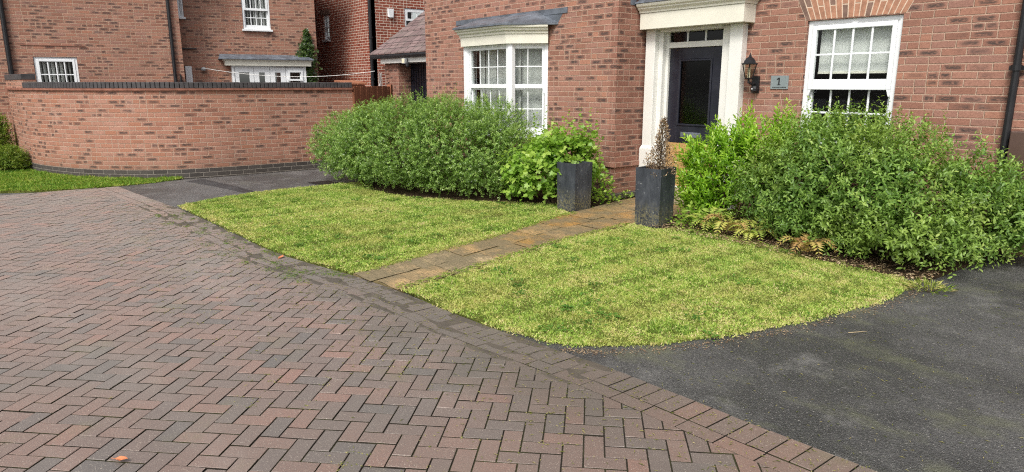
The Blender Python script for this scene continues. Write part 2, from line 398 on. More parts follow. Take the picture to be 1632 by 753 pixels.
def wall(mb, x0, x1, z0, z1, th, holes=(), y=0):
    """a wall with real openings, front face at local y, thickness th going in; no internal faces"""
    xs = sorted({x0, x1, *[h[0] for h in holes], *[h[1] for h in holes]}); zs = sorted({z0, z1, *[h[2] for h in holes], *[h[3] for h in holes]})
    solid = lambda i, j: 0 <= i < len(xs)-1 and 0 <= j < len(zs)-1 and not any(h[0] < (xs[i]+xs[i+1])/2 < h[1] and h[2] < (zs[j]+zs[j+1])/2 < h[3] for h in holes)
    for i in range(len(xs)-1):
        for j in range(len(zs)-1):
            if not solid(i, j): continue
            a, b, c, d = xs[i], xs[i+1], zs[j], zs[j+1]; Y = y+th
            mb.add([(a,y,c),(b,y,c),(b,y,d),(a,y,d)], [(0,1,2,3)]); mb.add([(a,Y,c),(b,Y,c),(b,Y,d),(a,Y,d)], [(3,2,1,0)])
            if not solid(i-1, j): mb.add([(a,y,c),(a,y,d),(a,Y,d),(a,Y,c)], [(0,1,2,3)])
            if not solid(i+1, j): mb.add([(b,y,c),(b,Y,c),(b,Y,d),(b,y,d)], [(0,1,2,3)])
            if not solid(i, j-1): mb.add([(a,y,c),(a,Y,c),(b,Y,c),(b,y,c)], [(0,1,2,3)])
            if not solid(i, j+1): mb.add([(a,y,d),(b,y,d),(b,Y,d),(a,Y,d)], [(0,1,2,3)])

def frame_rect(mb, x0, x1, z0, z1, l, r, b, t, y0, y1):
    mb.box(x0, x0+l, y0, y1, z0, z1); mb.box(x1-r, x1, y0, y1, z0, z1)
    mb.box(x0+l, x1-r, y0, y1, z1-t, z1); mb.box(x0+l, x1-r, y0, y1, z0, z0+b)
def sash(parent, T, x0, x1, z0, z1, st, bt, tp, cols, rows, y, horns=0, bar=.02, mat='white', glass='glass'):
    m = MB(T); frame_rect(m, x0, x1, z0, z1, st, st, bt, tp, y, y+.045)
    gx0, gx1, gz0, gz1 = x0+st, x1-st, z0+bt, z1-tp
    for i in range(1, cols):
        x = gx0+(gx1-gx0)*i/cols; m.box(x-bar/2, x+bar/2, y+.012, y+.03, gz0, gz1)
    for j in range(1, rows):
        z = gz0+(gz1-gz0)*j/rows; m.box(gx0, gx1, y+.0135, y+.0285, z-bar/2, z+bar/2)
    if horns:
        for xa, xb, s in ((x0, x0+st*.8, 1), (x1-st*.8, x1, -1)):
            xo, xi = (xa, xb) if s > 0 else (xb, xa)
            m.loft([(xo, y+.002, z0), (xi, y+.002, z0), (xi, y+.043, z0), (xo, y+.043, z0)], [(xo, y+.002, z0-horns), (xo+(xi-xo)*.45, y+.002, z0-horns), (xo+(xi-xo)*.45, y+.043, z0-horns), (xo, y+.043, z0-horns)])
    o = m.build('sash', MAT[mat], parent, bevel=.004)
    g = MB(T); g.box(gx0-.005, gx1+.005, y+.019, y+.023, gz0-.005, gz1+.005)
    g.build('pane', MAT[glass], parent)
    return o
def sash_window(house, T, x0, x1, z0, z1, zm, cols, rt, rb, inset=.055, fr=.05, back='room', rail=.06, bar=.02, sill=True, horns=.07, label=None):
    m = MB(T); frame_rect(m, x0, x1, z0, z1, fr, fr, fr, fr, inset, inset+.11)
    wnd = m.build('window', MAT['white'], house, bevel=.004)
    sash(wnd, T, x0+fr, x1-fr, zm-rail/2, z1-fr, .05, rail, .05, cols, rt, inset-.012, horns, bar)
    sash(wnd, T, x0+fr, x1-fr, z0+fr, zm+.02, .035, .07, .04, cols, rb, inset+.045, 0, bar)
    if sill:
        s = MB(T); s.box(x0-.04, x1+.04, inset-.10, inset+.05, z0-.05, z0-.001); s.build('sill', MAT['white'], wnd, bevel=.006)
    if back: 
        b = MB(T); b.box(x0-.3, x1+.3, inset+1.2, inset+1.25, z0-.4, z1+.3); b.build('room_back', MAT[back], wnd)
    return wnd
def slats(wnd, T, x0, x1, z0, z1, y, n, mat='blind', ang=.5):
    m = MB(T); wd = (x1-x0)/n
    for i in range(n):
        x = x0+(i+.5)*wd; a = ang+random.uniform(-.25, .25); c, s = math.cos(a)*wd*.5, math.sin(a)*wd*.5
        m.add([(x-c, y-s, z0), (x+c, y+s, z0), (x+c, y+s, z1), (x-c, y-s, z1)], [(0, 1, 2, 3)])
    return m.build('blind', MAT[mat], wnd)
def drainpipe(house, x, y, z0, z1, r=.034, name='drainpipe'):
    m = MB(); m.tube([(x, y, z0), (x, y, z1)], r, 12); o = m.build(name, MAT['black_plastic'], house, smooth=False)
    for z in np.arange(z0+.6, z1, 1.15):
        c = MB(); c.lathe(x, y, [(r+.012, z-.025), (r+.012, z+.025)], 12); c.box(x-.065, x+.065, y+.02, y+.045, z-.02, z+.02)
        c.build('bracket', MAT['black_plastic'], o)
    return o

# ------------------------------------------------------------------ foliage helpers (numpy)
def nrmz(a): return a/(np.linalg.norm(a, axis=-1, keepdims=True)+1e-9)
KITE = (np.array([(0,0,0),(.42,.5,.10),(1,0,-.06),(.42,-.5,.10)]), [(0,2,1),(0,3,2)])
OVAL = (np.array([(0,0,0),(.25,.36,.07),(.65,.40,.06),(1,0,-.10),(.65,-.40,.06),(.25,-.36,.07),(.5,0,0)]), [(0,6,1),(1,6,2),(2,6,3),(3,6,4),(4,6,5),(5,6,0)])
LOBED = (np.array([(.15,0,0),(0,.22,.02),(.12,.52,.05),(.38,.36,.02),(.62,.50,.03),(.68,.24,0),(1,0,-.1),(.68,-.24,0),(.62,-.50,.03),(.38,-.36,.02),(.12,-.52,.05),(0,-.22,.02)]),
         [(0,i+1,i) for i in range(1,11)])
BLADE = (np.array([(0,-.5,0),(0,.5,0),(.55,.36,.10),(1,0,.42),(.55,-.36,.10)]), [(0,4,2,1),(4,3,2)])
def place(tpl, pos, d, n, length, width, rnd):
    tv, tf = tpl; N = len(pos); k = len(tv)
    d = nrmz(d); side = nrmz(np.cross(n, d)); n = np.cross(d, side)
    V = pos[:, None, :] + tv[None, :, 0:1]*length[:, None, None]*d[:, None, :] + tv[None, :, 1:2]*width[:, None, None]*side[:, None, :] + tv[None, :, 2:3]*length[:, None, None]*n[:, None, :]
    return V.reshape(-1, 3), tf, N, k, np.repeat(rnd, k)
def leaf_object(name, packs, mat, parent=None, off=None):
    if off is None: off = world_loc(parent) if parent is not None else (0, 0, 0)
    vs, rs, loops, starts, tot, base, ls = [], [], [], [], [], 0, 0
    for V, tf, N, k, r in packs:
        vs.append(V); rs.append(r); o = base + np.arange(N)*k
        for f in tf:
            L = o[:, None] + np.array(f)[None, :]
            loops.append(L.reshape(-1)); m = len(f); starts.append(ls + np.arange(N)*m); tot.append(np.full(N, m)); ls += N*m
        base += N*k
    V = np.concatenate(vs)-np.array(off); me = bpy.data.meshes.new(name)
    me.vertices.add(len(V)); me.vertices.foreach_set('co', V.astype(np.float32).ravel())
    L = np.concatenate(loops); me.loops.add(len(L)); me.loops.foreach_set('vertex_index', L.astype(np.int32))
    st = np.concatenate(starts); me.polygons.add(len(st)); me.polygons.foreach_set('loop_start', st.astype(np.int32))
    me.update(calc_edges=True); me.validate()
    a = me.attributes.new('rnd', 'FLOAT', 'POINT'); a.data.foreach_set('value', np.concatenate(rs).astype(np.float32))
    me.materials.append(mat); ob = bpy.data.objects.new(name, me); C.objects.link(ob)
    if parent is not None: ob.parent = parent
    return ob
def inpoly(x, y, poly):
    c = np.zeros(len(x), bool); n = len(poly)
    for i in range(n):
        x1, y1 = poly[i]; x2, y2 = poly[(i+1) % n]
        c ^= ((y1 > y) != (y2 > y)) & (x < (x2-x1)*(y-y1)/(y2-y1+1e-12)+x1)
    return c
def wavy(p, s, seed=0):
    x, y, z = p[:, 0]*s, p[:, 1]*s, p[:, 2]*s
    return (np.sin(x*2.1+seed)+np.sin(y*2.7+1.3*seed+z)+np.sin(z*3.1+x*1.7+seed*2)+np.sin((x+y)*4.3+z*3.7+seed*.7)*.6)/3.6
def lobe_points(lobes, n, cut=.86, zmin=.06, seed=1, amp=.10, freq=2.6):
    A = np.array([l[3]*l[4]+l[3]*l[5]+l[4]*l[5] for l in lobes]); idx = rng.choice(len(lobes), n, p=A/A.sum())
    Lb = np.array(lobes)[idx]; u = nrmz(rng.normal(size=(n, 3)))
    rad = 1+amp*wavy(Lb[:, :3]+u*Lb[:, 3:6], freq, seed)
    P = Lb[:, :3]+u*Lb[:, 3:6]*rad[:, None]; N = nrmz(u/Lb[:, 3:6])
    ok = P[:, 2] > zmin
    for l in lobes:
        q = (P-np.array(l[:3]))/np.array(l[3:6]); ok &= (np.linalg.norm(q, axis=1) > cut)
    return P[ok], N[ok]
def sprays(P, N, tpl, L, k, leaf, wid, up=.35, jit=.45, depth=.22, openness=.8, rmean=None, droop=0):
    n = len(P); d = nrmz(N*.9+np.array([0, 0, up])+rng.normal(size=(n, 3))*jit)
    dep = rng.random(n)**1.3*depth; base = P-N*dep[:, None]-d*(L*.5)
    Ls = L*rng.uniform(.6, 1.25, n); a = nrmz(np.cross(d, rng.normal(size=(n, 3)))); b = np.cross(d, a)
    pos, dr, nr, ln, rn = [], [], [], [], []
    tone = rng.random(n)*.55
    for i in range(k):
        t = (i+.7)/k; az = i*2.4+rng.random(n)*.6
        rad = a*np.cos(az)[:, None]+b*np.sin(az)[:, None]
        p = base+d*(Ls*t)[:, None]; p[:, 2] -= droop*(t**2)*Ls
        ld = nrmz(d*(.35+.5*t)+rad*openness+rng.normal(size=(n, 3))*.15)
        nn = nrmz(np.array([0, 0, 1.])+N*.5+d*.4+rng.normal(size=(n, 3))*.35)
        pos.append(p); dr.append(ld); nr.append(nn); ln.append(leaf*rng.uniform(.65, 1.15, n)*(1.05-.35*t))
        rn.append(np.clip(tone+.32*t*(1-dep/depth if depth else 1)+rng.random(n)*.18, 0, 1))  # deeper leaves get darker tones: the bush's inner shade is put into leaf colour
    pos, dr, nr, ln, rn = map(np.concatenate, (pos, dr, nr, ln, rn))
    ok = pos[:, 2] > .015
    return place(tpl, pos[ok], dr[ok], nr[ok], ln[ok], ln[ok]*wid, rn[ok])
def stems(name, base, tips, parent, r0=.014, r1=.004, mat='bark', n=5, bow=.12):
    m = MB()
    for t in tips:
        b = np.array([base[0]+random.uniform(-.12, .12), base[1]+random.uniform(-.12, .12), 0.]) if len(base) == 2 else np.array(base, float)
        t = np.array(t, float); mid = (b+t)/2+np.array([random.uniform(-bow, bow), random.uniform(-bow, bow), bow*.6])
        pts = [(1-s)**2*b+2*s*(1-s)*mid+s*s*t for s in np.linspace(0, 1, n)]
        m.tube(pts, r0, 5, r1)
    return m.build(name, MAT[mat], parent, uv=False)

# ================================================================== SETTING: ground sheets
g = MB(); g.box(-90, 60, -60, 90, -.4, -.03); struct('ground', g, MAT['asphalt_left'])

EDGE = np.array([(-12.45,1.74),(-11.5,1.82),(-9.8,2.0),(-8.6,2.08),(-7.5,2.11),(-6.74,2.14),(-6.0,2.23),(-5.3,2.4),(-4.6,2.5),(-3.9,2.53),(-3.36,2.58),(-3.0,2.65),(-2.43,2.73),(-1.96,2.75),(-1.3,2.79),(-1.05,2.82),(0,2.9),(1.5,3.0)])
ex = np.linspace(-12.45, 1.5, 400); ey = np.interp(ex, EDGE[:, 0], EDGE[:, 1])
ey = np.convolve(np.pad(ey, 12, mode='edge'), np.ones(25)/25, 'valid')
def Eg(x): return np.interp(x, ex, ey)
def Esl(x): return (Eg(x+.1)-Eg(x-.1))/.2

# paver bedding / joints
jb = MB(); pts = [(-12.5, -5.0), (1.5, -5.0)]+[(x, float(Eg(x))-.005) for x in np.linspace(1.5, -12.45, 40)]
jb.prism(pts, -.03, -.007); struct('paving_bed', jb, MAT['joint'])

pv, pf, pr, pm = [], [], [], []
def paver(poly, tone, z=0., ins=.003):
    c = np.mean(poly, axis=0); n = len(poly); b = len(pv)
    ext = max(.02, np.mean(np.linalg.norm(poly-c, axis=1)))
    tx, ty = rng.normal(size=2)*.009
    for q in poly: pv.append((q[0], q[1], -.012))
    for q in poly: pv.append((q[0], q[1], z-.0012))
    for q in poly:
        r = c+(q-c)*(1-ins/ext); pv.append((r[0], r[1], z+(q-c)@np.array([tx, ty])))
    for i in range(n):
        j = (i+1) % n
        pf.append((b+i, b+j, b+n+j, b+n+i)); pf.append((b+n+i, b+n+j, b+2*n+j, b+2*n+i)); pm.extend([1, 0])
    pf.append(tuple(b+2*n+i for i in range(n))); pm.append(0); pr.extend([tone]*(3*n))
def clip(poly, nrm, off):
    out = []; n = len(poly)
    for i in range(n):
        a, b = poly[i], poly[(i+1) % n]; da, db = a@nrm-off, b@nrm-off
        if da <= 0: out.append(a)
        if (da < 0 < db) or (db < 0 < da): out.append(a+(b-a)*da/(da-db))
    return np.array(out)
ang = R(45); ca, sa = math.cos(ang), math.sin(ang); rot = np.array([[ca, -sa], [sa, ca]]); G = .0037; U = .094
for i in range(-150, 150):
    for j in range(-90, 90):
        ox, oy = i+2*j, i-2*j
        for (x0, x1, y0, y1) in ((ox, ox+2, oy, oy+1), (ox, ox+1, oy+1, oy+3)):
            c = rot@np.array([(x0+x1)*U/2, (y0+y1)*U/2])
            if not (-12.6 < c[0] < 1.4 and -4.9 < c[1] < 3): continue
            e = float(Eg(c[0]))-.305
            if c[1] > e+.14: continue
            p = np.array([(x0*U+G, y0*U+G), (x1*U-G, y0*U+G), (x1*U-G, y1*U-G), (x0*U+G, y1*U-G)])@rot.T
            s = float(Esl(c[0])); nv = np.array([-s, 1])/math.hypot(s, 1); o = np.array([c[0], e])@nv
            p = clip(p, nv, o)
            if len(p) < 3: continue
            p = clip(p, np.array([-1., 0]), 12.45)
            if len(p) < 3: continue
            t = .6*rng.random()+.4*rng.random(); paver(p, t, rng.normal()*.0012)
xs = np.arange(-12.4, 1.45, .1015)
for x in xs:                                             # header course along the edge
    a, b = x+G, x+.1015-G
    P = [(a, Eg(a)-.2), (b, Eg(b)-.2), (b, Eg(b)-.004), (a, Eg(a)-.004)]
    paver(np.array(P, float), .25+.6*rng.random(), .003+rng.normal()*.001)
for x in np.arange(-12.4, 1.3, .203):                     # stretcher course inside it
    a, b = x+G, x+.203-G
    P = [(a, Eg(a)-.303), (b, Eg(b)-.303), (b, Eg(b)-.206), (a, Eg(a)-.206)]
    paver(np.array(P, float), .25+.6*rng.random(), .002+rng.normal()*.001)
me = bpy.data.meshes.new('block_paving'); me.from_pydata(pv, [], pf); a = me.attributes.new('rnd', 'FLOAT', 'POINT'); a.data.foreach_set('value', np.array(pr, np.float32))
me.materials.append(MAT['paver']); me.materials.append(MAT['joint']); me.polygons.foreach_set('material_index', np.array(pm, np.int32)); o = bpy.data.objects.new('block_paving', me); C.objects.link(o); tag(o, kind='structure')

# silt and moss washed off the lawn, lying over the edge courses
sv_m = []; nx, ny = 300, 12; xsil = np.linspace(-11.2, -1.9, nx)
for i, x in enumerate(xsil):
    for j in range(ny):
        t = j/(ny-1); q = np.array([[x*1.0, t*.9, 0.]]); fade = min(1, (x+11.2)/1.2, (-1.9-x)/.7)
        sv_m.append((x, float(Eg(x))-.006-(.36*(1-t)), .0012+.0045*float(wavy(q, 5.5, 6)[0])+.0025*(t-.55)-.010*(1-max(0, fade))-(.006 if j == 0 else 0)))
silt_faces = [(i*ny+j, (i+1)*ny+j, (i+1)*ny+j+1, i*ny+j+1) for i in range(nx-1) for j in range(ny-1)]
me = bpy.data.meshes.new('paving_silt'); me.from_pydata(sv_m, [], silt_faces); me.materials.append(MAT['silt']); o = bpy.data.objects.new('paving_silt', me); C.objects.link(o); tag(o, kind='structure')

# asphalt drives
ar = MB(); pts = [(x, float(Eg(x))+.002) for x in np.linspace(-3.4, 1.5, 24)]+[(6, 3.2), (6, 14), (-3.4, 14)]
ar.prism(pts, -.03, -.002); struct('asphalt_drive', ar, MAT['asphalt'])
al = MB(); pts = [(x, float(Eg(x))+.002) for x in np.linspace(-12.44, -9.4, 14)]+[(-9.4, 12), (-16, 12), (-16, 6.5), (-12.6, 6.5), (-12.6, 1.76)]
al.prism(pts, -.03, -.003); struct('asphalt_drive', al, MAT['asphalt_left'])
tp = MB(); tp.prism([(-12.55,3.05),(-12.35,2.75),(-11.5,2.95),(-10.55,3.12),(-10.5,3.3),(-11.3,3.22)], -.0025, .001); struct('asphalt_patch', tp, MAT['tar'])

LAWN_L = [(-9.8,2.05),(-10.15,2.6),(-10.38,3.2),(-10.42,4.2),(-10.4,5.0),(-9.45,4.8),(-8.5,4.9),(-7.7,5.4),(-7.0,6.0),(-6.55,6.25),(-6.5,5.9),(-6.17,5.82),(-6.09,5.45),(-5.66,4.2),(-5.5,3.46),(-5.24,2.56),(-5.3,2.43),(-5.57,2.37),(-6.02,2.26),(-6.74,2.155),(-7.5,2.14),(-8.6,2.11)]
LAWN_R = [(-4.6,2.53),(-3.885,2.545),(-3.36,2.6),(-3.05,2.66),(-2.91,2.74),(-2.775,2.88),(-2.56,3.2),(-2.39,3.62),(-2.25,4.13),(-2.13,4.74),(-2.07,5.4),(-2.12,5.9),(-2.4,6.1),(-3.0,6.25),(-3.85,6.42),(-4.7,6.35),(-4.86,5.92),(-5.2,5.92),(-5.07,4.7),(-4.735,3.35)]
WALLC = [(-12.78,6.06),(-12.78,4.6),(-12.8,3.5),(-12.92,2.8),(-13.25,2.2),(-13.8,1.65),(-14.6,1.2),(-15.5,.90),(-16.6,.77),(-17.8,.72),(-19.2,.80),(-20.2,.88)]
LAWN_S = [(-12.95,.1),(-12.62,.75),(-12.48,1.1),(-12.38,1.75),(-12.46,2.3),(-12.7,2.75),(-12.9,2.8),(-13.25,2.2),(-13.8,1.65),(-14.6,1.2),(-15.5,.90),(-16.6,.77),(-17.8,.72),(-19.2,.80),(-20.2,.88),(-26,1.6),(-26,-2.2),(-13.6,-1.4)]
for nm, poly in (('lawn_soil', LAWN_L), ('lawn_soil', LAWN_R), ('lawn_soil', LAWN_S)):
    cc = np.mean(poly, axis=0); m = MB(); m.prism([tuple(np.array(q)+(cc-np.array(q))/np.linalg.norm(cc-np.array(q))*.035) for q in poly], -.03, .008); struct(nm, m, MAT['thatch'])
bl = MB(); bl.prism([(-10.4,4.95),(-9.45,4.75),(-8.5,4.85),(-7.7,5.35),(-7.0,5.95),(-6.55,6.2),(-6.35,6.35),(-6.55,7.05),(-11.5,7.05),(-10.9,5.4)], -.03, .02); struct('flower_bed', bl, MAT['soil'])
br = MB(); br.prism([(-5.2,5.95),(-4.75,6.2),(-3.85,6.28),(-3.0,6.02),(-2.45,6.0),(-2.1,6.1),(-2.05,7.72),(-5.0,7.72),(-5.2,6.6)], -.03, .022); struct('flower_bed', br, MAT['soil'])

# garden path of riven slabs, two uneven columns
PL = np.array([(-5.27,2.42),(-5.53,3.46),(-5.68,4.2),(-6.09,5.45),(-6.25,6.2),(-6.42,6.9),(-6.5,7.5)]); PR = np.array([(-4.6,2.5),(-4.74,3.35),(-5.05,4.6),(-5.21,5.95),(-5.2,6.4),(-5.2,6.9),(-5.2,7.5)])
sv, sf, srn = [], [], []
def slab(P, tone, z):
    b = len(sv); P = np.array(P); c = P.mean(0)
    n = 7
    for u in range(n):
        for v in range(n):
            s, t = u/(n-1), v/(n-1)
            q = (1-s)*(1-t)*P[0]+s*(1-t)*P[1]+s*t*P[2]+(1-s)*t*P[3]
            edge = 0 if 0 < u < n-1 and 0 < v < n-1 else -.004
            sv.append((q[0]+rng.normal()*.002, q[1]+rng.normal()*.002, z+edge+rng.normal()*.0015)); srn.append(tone)
    for u in range(n-1):
        for v in range(n-1): sf.append((b+u*n+v, b+(u+1)*n+v, b+(u+1)*n+v+1, b+u*n+v+1))
xl = lambda y: float(np.interp(y, PL[:, 1], PL[:, 0])); xr = lambda y: float(np.interp(y, PR[:, 1], PR[:, 0])); 
for colm, brk in ((0, [2.42,2.98,3.5,4.02,4.62,5.12,5.72,6.3,6.9,7.5]), (1, [2.48,3.12,3.7,4.2,4.75,5.4,5.95,6.55,7.05,7.5])):
    for y0, y1 in zip(brk[:-1], brk[1:]):
        f = lambda y, s: xl(y)+(xr(y)-xl(y))*s
        mid = .5+.03*math.sin(y0*5)
        s0, s1 = ((0, mid) if colm == 0 else (mid, 1)); gp = .004
        slab([(f(y0, s0)+gp, y0+gp), (f(y0, s1)-gp, y0+gp), (f(y1, s1)-gp, y1-gp), (f(y1, s0)+gp, y1-gp)], float(np.clip(rng.random()*.6+(.45 if y0 < 3.3 else 0), 0, 1)), .014+rng.normal()*.002)
me = bpy.data.meshes.new('garden_path'); me.from_pydata(sv, [], sf); a = me.attributes.new('rnd', 'FLOAT', 'POINT'); a.data.foreach_set('value', np.array(srn, np.float32))
me.materials.append(MAT['slab']); o = bpy.data.objects.new('garden_path', me); C.objects.link(o); tag(o, kind='structure')
pb = MB(); pb.prism([tuple(p) for p in PL[::-1]]+[tuple(p) for p in PR], -.03, .006); struct('path_bedding', pb, MAT['jointing'])

# ================================================================== MAIN HOUSE
DY, FY, RX = 7.7, 7.05, -6.6           # door wall, projecting front wall, return wall
HL = (-6.6, 9.0, 0)
house = thing('brick_house', 'salmon brick house with bay window, white door surround and black front door', 'house', HL)
T0 = (0, DY, 0); T1 = (0, FY, 0)
m = MB(T0); wall(m, RX-.02, -1.2, 0, 5.2, .11, [(-6.33, -5.36, 0, 2.33), (-4.26, -3.225, .85, 2.31)])
m.build('wall', MAT['brick'], house)
m = MB(T1); wall(m, -11.57, RX-.11, 0, 5.2, .11, [(-9.98, -8.1, .80, 2.2)]); m.build('wall', MAT['brick'], house)
m = MB(); m.box(RX-.11, RX, FY, DY, 0, 5.2); m.build('wall', MAT['brick_old'], house)
m = MB(); m.box(-11.57, -1.2, 13.9, 14, 0, 5.2); m.box(-11.57, -11.46, FY+.11, 13.9, 0, 5.2); m.box(-1.31, -1.2, DY+.11, 13.9, 0, 5.2); m.build('wall', MAT['brick'], house)
# plinth: engineering-brick damp course and a projecting band
m = MB(); m.profile([(-11.56, FY), (RX, FY), (RX, DY-.01)], [(0, .001), (.012, .001), (.012, .085), (0, .085)]); m.build('plinth', MAT['brick_black'], house)
m = MB(); m.profile([(-11.56, FY), (RX, FY), (RX, DY-.01)], [(0, .455), (.024, .455), (.024, .525), (0, .527)]); m.build('plinth_band', MAT['brick'], house)
# floor and room shell to keep the inside dark
m = MB(); m.box(-11.4, -1.35, 7.9, 13.8, .1, .15); m.box(-11.4, -1.35, 7.9, 13.8, 2.6, 2.7); m.build('room_floor', MAT['room'], house)
m = MB(); m.loft([(-11.9, 6.75, 5.2), (-1.0, 6.75, 5.2), (-1.0, 14.3, 5.2), (-11.9, 14.3, 5.2)], [(-9.0, 10.4, 7.6), (-3.9, 10.4, 7.6), (-3.9, 10.6, 7.6), (-9.0, 10.6, 7.6)]); m.build('roof', MAT['roof'], house)

# right-hand sash window
wr = sash_window(house, T0, -4.258, -3.228, .86, 2.308, 1.60, 4, 2, 2, inset=.03, fr=.055, rail=.115, bar=.022, sill=True)
m = MB(T0); m.box(-4.15, -3.33, .13, .135, 1.74, 2.26); m.build('blind', MAT['blind'], wr)
m = MB(T0); m.box(-4.15, -3.33, .124, .14, 1.72, 1.745); m.build('blind_rail', MAT['cream'], wr)
m = MB(T0)
for x0 in (-4.20, -3.70): m.box(x0, x0+.44, .0145, .019, 2.268, 2.276)
m.build('trickle_vent', MAT['grey_metal'], wr)
# splayed brick arch over it
m1, mm = MB(T0), MB(T0)
nb = 18; xa0, xa1 = -4.285, -3.20; za, zb = 2.318, 2.70
for i in range(nb):
    s0, s1 = i/nb, (i+1)/nb; f = lambda s, t: (xa0+(xa1-xa0)*s)*(1-t)+((xa0-.19)+(xa1-xa0+.38)*s)*t
    for t0, t1 in (((0, .36), (.38, 1)) if i % 2 else ((0, .62), (.64, 1))):
        zc = lambda s, t: za+(zb-za)*t+.0*s
        gx = .007
        q = [(f(s0, t0)+gx, -.004, zc(s0, t0)+.003), (f(s1, t0)-gx, -.004, zc(s1, t0)+.003), (f(s1, t1)-gx, -.004, zc(s1, t1)-.003), (f(s0, t1)+gx, -.004, zc(s0, t1)-.003)]
        m1.loft(q, [(x, .03, z) for x, y, z in q])
ar_ = m1.build('window_arch', MAT['voussoir'], house)
ar_.data.materials.append(MAT['voussoir_dark'])
for i_, p_ in enumerate(ar_.data.polygons):
    if (i_//6*37) % 11 < 2: p_.material_index = 1
mm.loft([(xa0, -.0015, za), (xa1, -.0015, za), (xa1+.19, -.0015, zb), (xa0-.19, -.0015, zb)], [(xa0, .02, za), (xa1, .02, za), (xa1+.19, .02, zb), (xa0-.19, .02, zb)])
mm.build('arch_mortar', MAT['mortar'], ar_)

# front door
m = MB(T0); frame_rect(m, -6.33, -5.36, .17, 2.328, .045, .045, .02, .03, .05, .13); m.box(-6.285, -5.405, .052, .128, 2.09, 2.165); fr_ = m.build('door_frame', MAT['offwhite'], house, bevel=.004)
m = MB(T0); m.box(-6.285, -5.405, .085, .09, 2.165, 2.298); m.build('fanlight', MAT['door_glass'], fr_)
for x in (-5.99, -5.70):
    m = MB(T0); m.box(x-.011, x+.011, .07, .1, 2.165, 2.298); m.build('fanlight_bar', MAT['white'], fr_)
m = MB(T0); x0, x1 = -6.285, -5.405
frame_rect(m, x0, x1, .80, 2.09, .17, .17, .24, .155, .085, .13)
door = m.build('door', MAT['black_paint'], house, bevel=.006)
m = MB(T0); frame_rect(m, x0+.17, x1-.17, 1.04, 1.935, .028, .028, .028, .028, .072, .1); m.build('glazing_bead', MAT['black_paint'], door, bevel=.008)
m = MB(T0); m.box(x0+.19, x1-.19, .098, .104, 1.06, 1.915); m.build('door_glass', MAT['door_glass'], door)
m = MB(T0); m.box(x0, x1, .09, .13, .19, .80); frame_rect(m, x0+.12, x1-.12, .30, .70, .03, .03, .03, .03, .08, .095); tag(m.build('kick_panel', MAT['ochre'], door, bevel=.004), 'bare ochre lower panel of the door')
m = MB(T0); m.box(-6.03, -5.70, .068, .086, .885, .955); lb = m.build('letterbox', MAT['lead'], door, bevel=.006)
m = MB(T0); m.lathe(-5.46, .06, [(.012, 1.0), (.022, 1.004), (.022, 1.05), (.012, 1.054)], 12); m.build('door_knob', MAT['grey_metal'], door)
m = MB(T0); m.box(-6.4, -5.3, .6, .65, 0, 2.5); m.build('hallway', MAT['room'], door)
m = MB(); m.box(-6.32, -5.38, 7.42, 7.82, -.02, .165); m.build('doorstep', MAT['stone'], house, bevel=.01)
# door surround
sur = MB(T0)
def pilaster(x0, x1):
    s = MB(T0)
    s.box(x0, x1, -.11, .003, .0, 2.335)
    o = s.build('pilaster', MAT['offwhite'], house, bevel=.006)
    b = MB(T0); b.box(x0-.025, x1+.025, -.135, .002, .0, .70); b.loft([(x0-.025, -.135, .70), (x1+.025, -.135, .70), (x1+.025, .002, .70), (x0-.025, .002, .70)], [(x0-.004, -.114, .745), (x1+.004, -.114, .745), (x1+.004, .002, .745), (x0-.004, .002, .745)])
    b.build('pilaster_base', MAT['offwhite'], o, bevel=.005)
pilaster(-6.565, -6.40); pilaster(-5.21, -5.03)
m = MB(T0); m.box(-6.40, -6.324, -.03, .06, 0, 2.332); m.box(-5.366, -5.21, -.03, .06, 0, 2.332); m.build('door_lining', MAT['offwhite'], house, bevel=.006)
m = MB(T0); m.box(-6.33, -5.36, -.09, .05, 2.3, 2.335); m.build('door_soffit', MAT['offwhite'], house)
m = MB(T0); m.box(-6.565, -4.94, -.25, .002, 2.337, 2.55); can = m.build('canopy', MAT['cream'], house, bevel=.004)
m = MB(T0); m.profile([(-6.57, -.25), (-4.94, -.25), (-4.94, .0)], [(0, 2.552), (.012, 2.552), (.018, 2.575), (.045, 2.60), (.05, 2.605), (.05, 2.617), (.075, 2.635), (.085, 2.655), (.085, 2.672), (0, 2.672)]); m.box(-6.58, -4.94, -.25, .0, 2.552, 2.672); m.build('cornice', MAT['cream'], can)
m = MB(T0); m.loft([(-6.585, -.35, 2.675), (-4.845, -.35, 2.675), (-4.845, .0, 2.675), (-6.585, .0, 2.675)], [(-6.585, -.34, 2.69), (-4.86, -.34, 2.69), (-4.92, -.003, 2.84), (-6.585, -.003, 2.84)]); m.build('canopy_lead', MAT['lead'], can)
m = MB(); 
for i in range(4): m.box(RX+.001, RX+.008, DY-.42+i*.1, DY-.31+i*.1+.004, 2.66+i*.07, 2.88+i*.07)
m.build('lead_flashing', MAT['lead'], can)

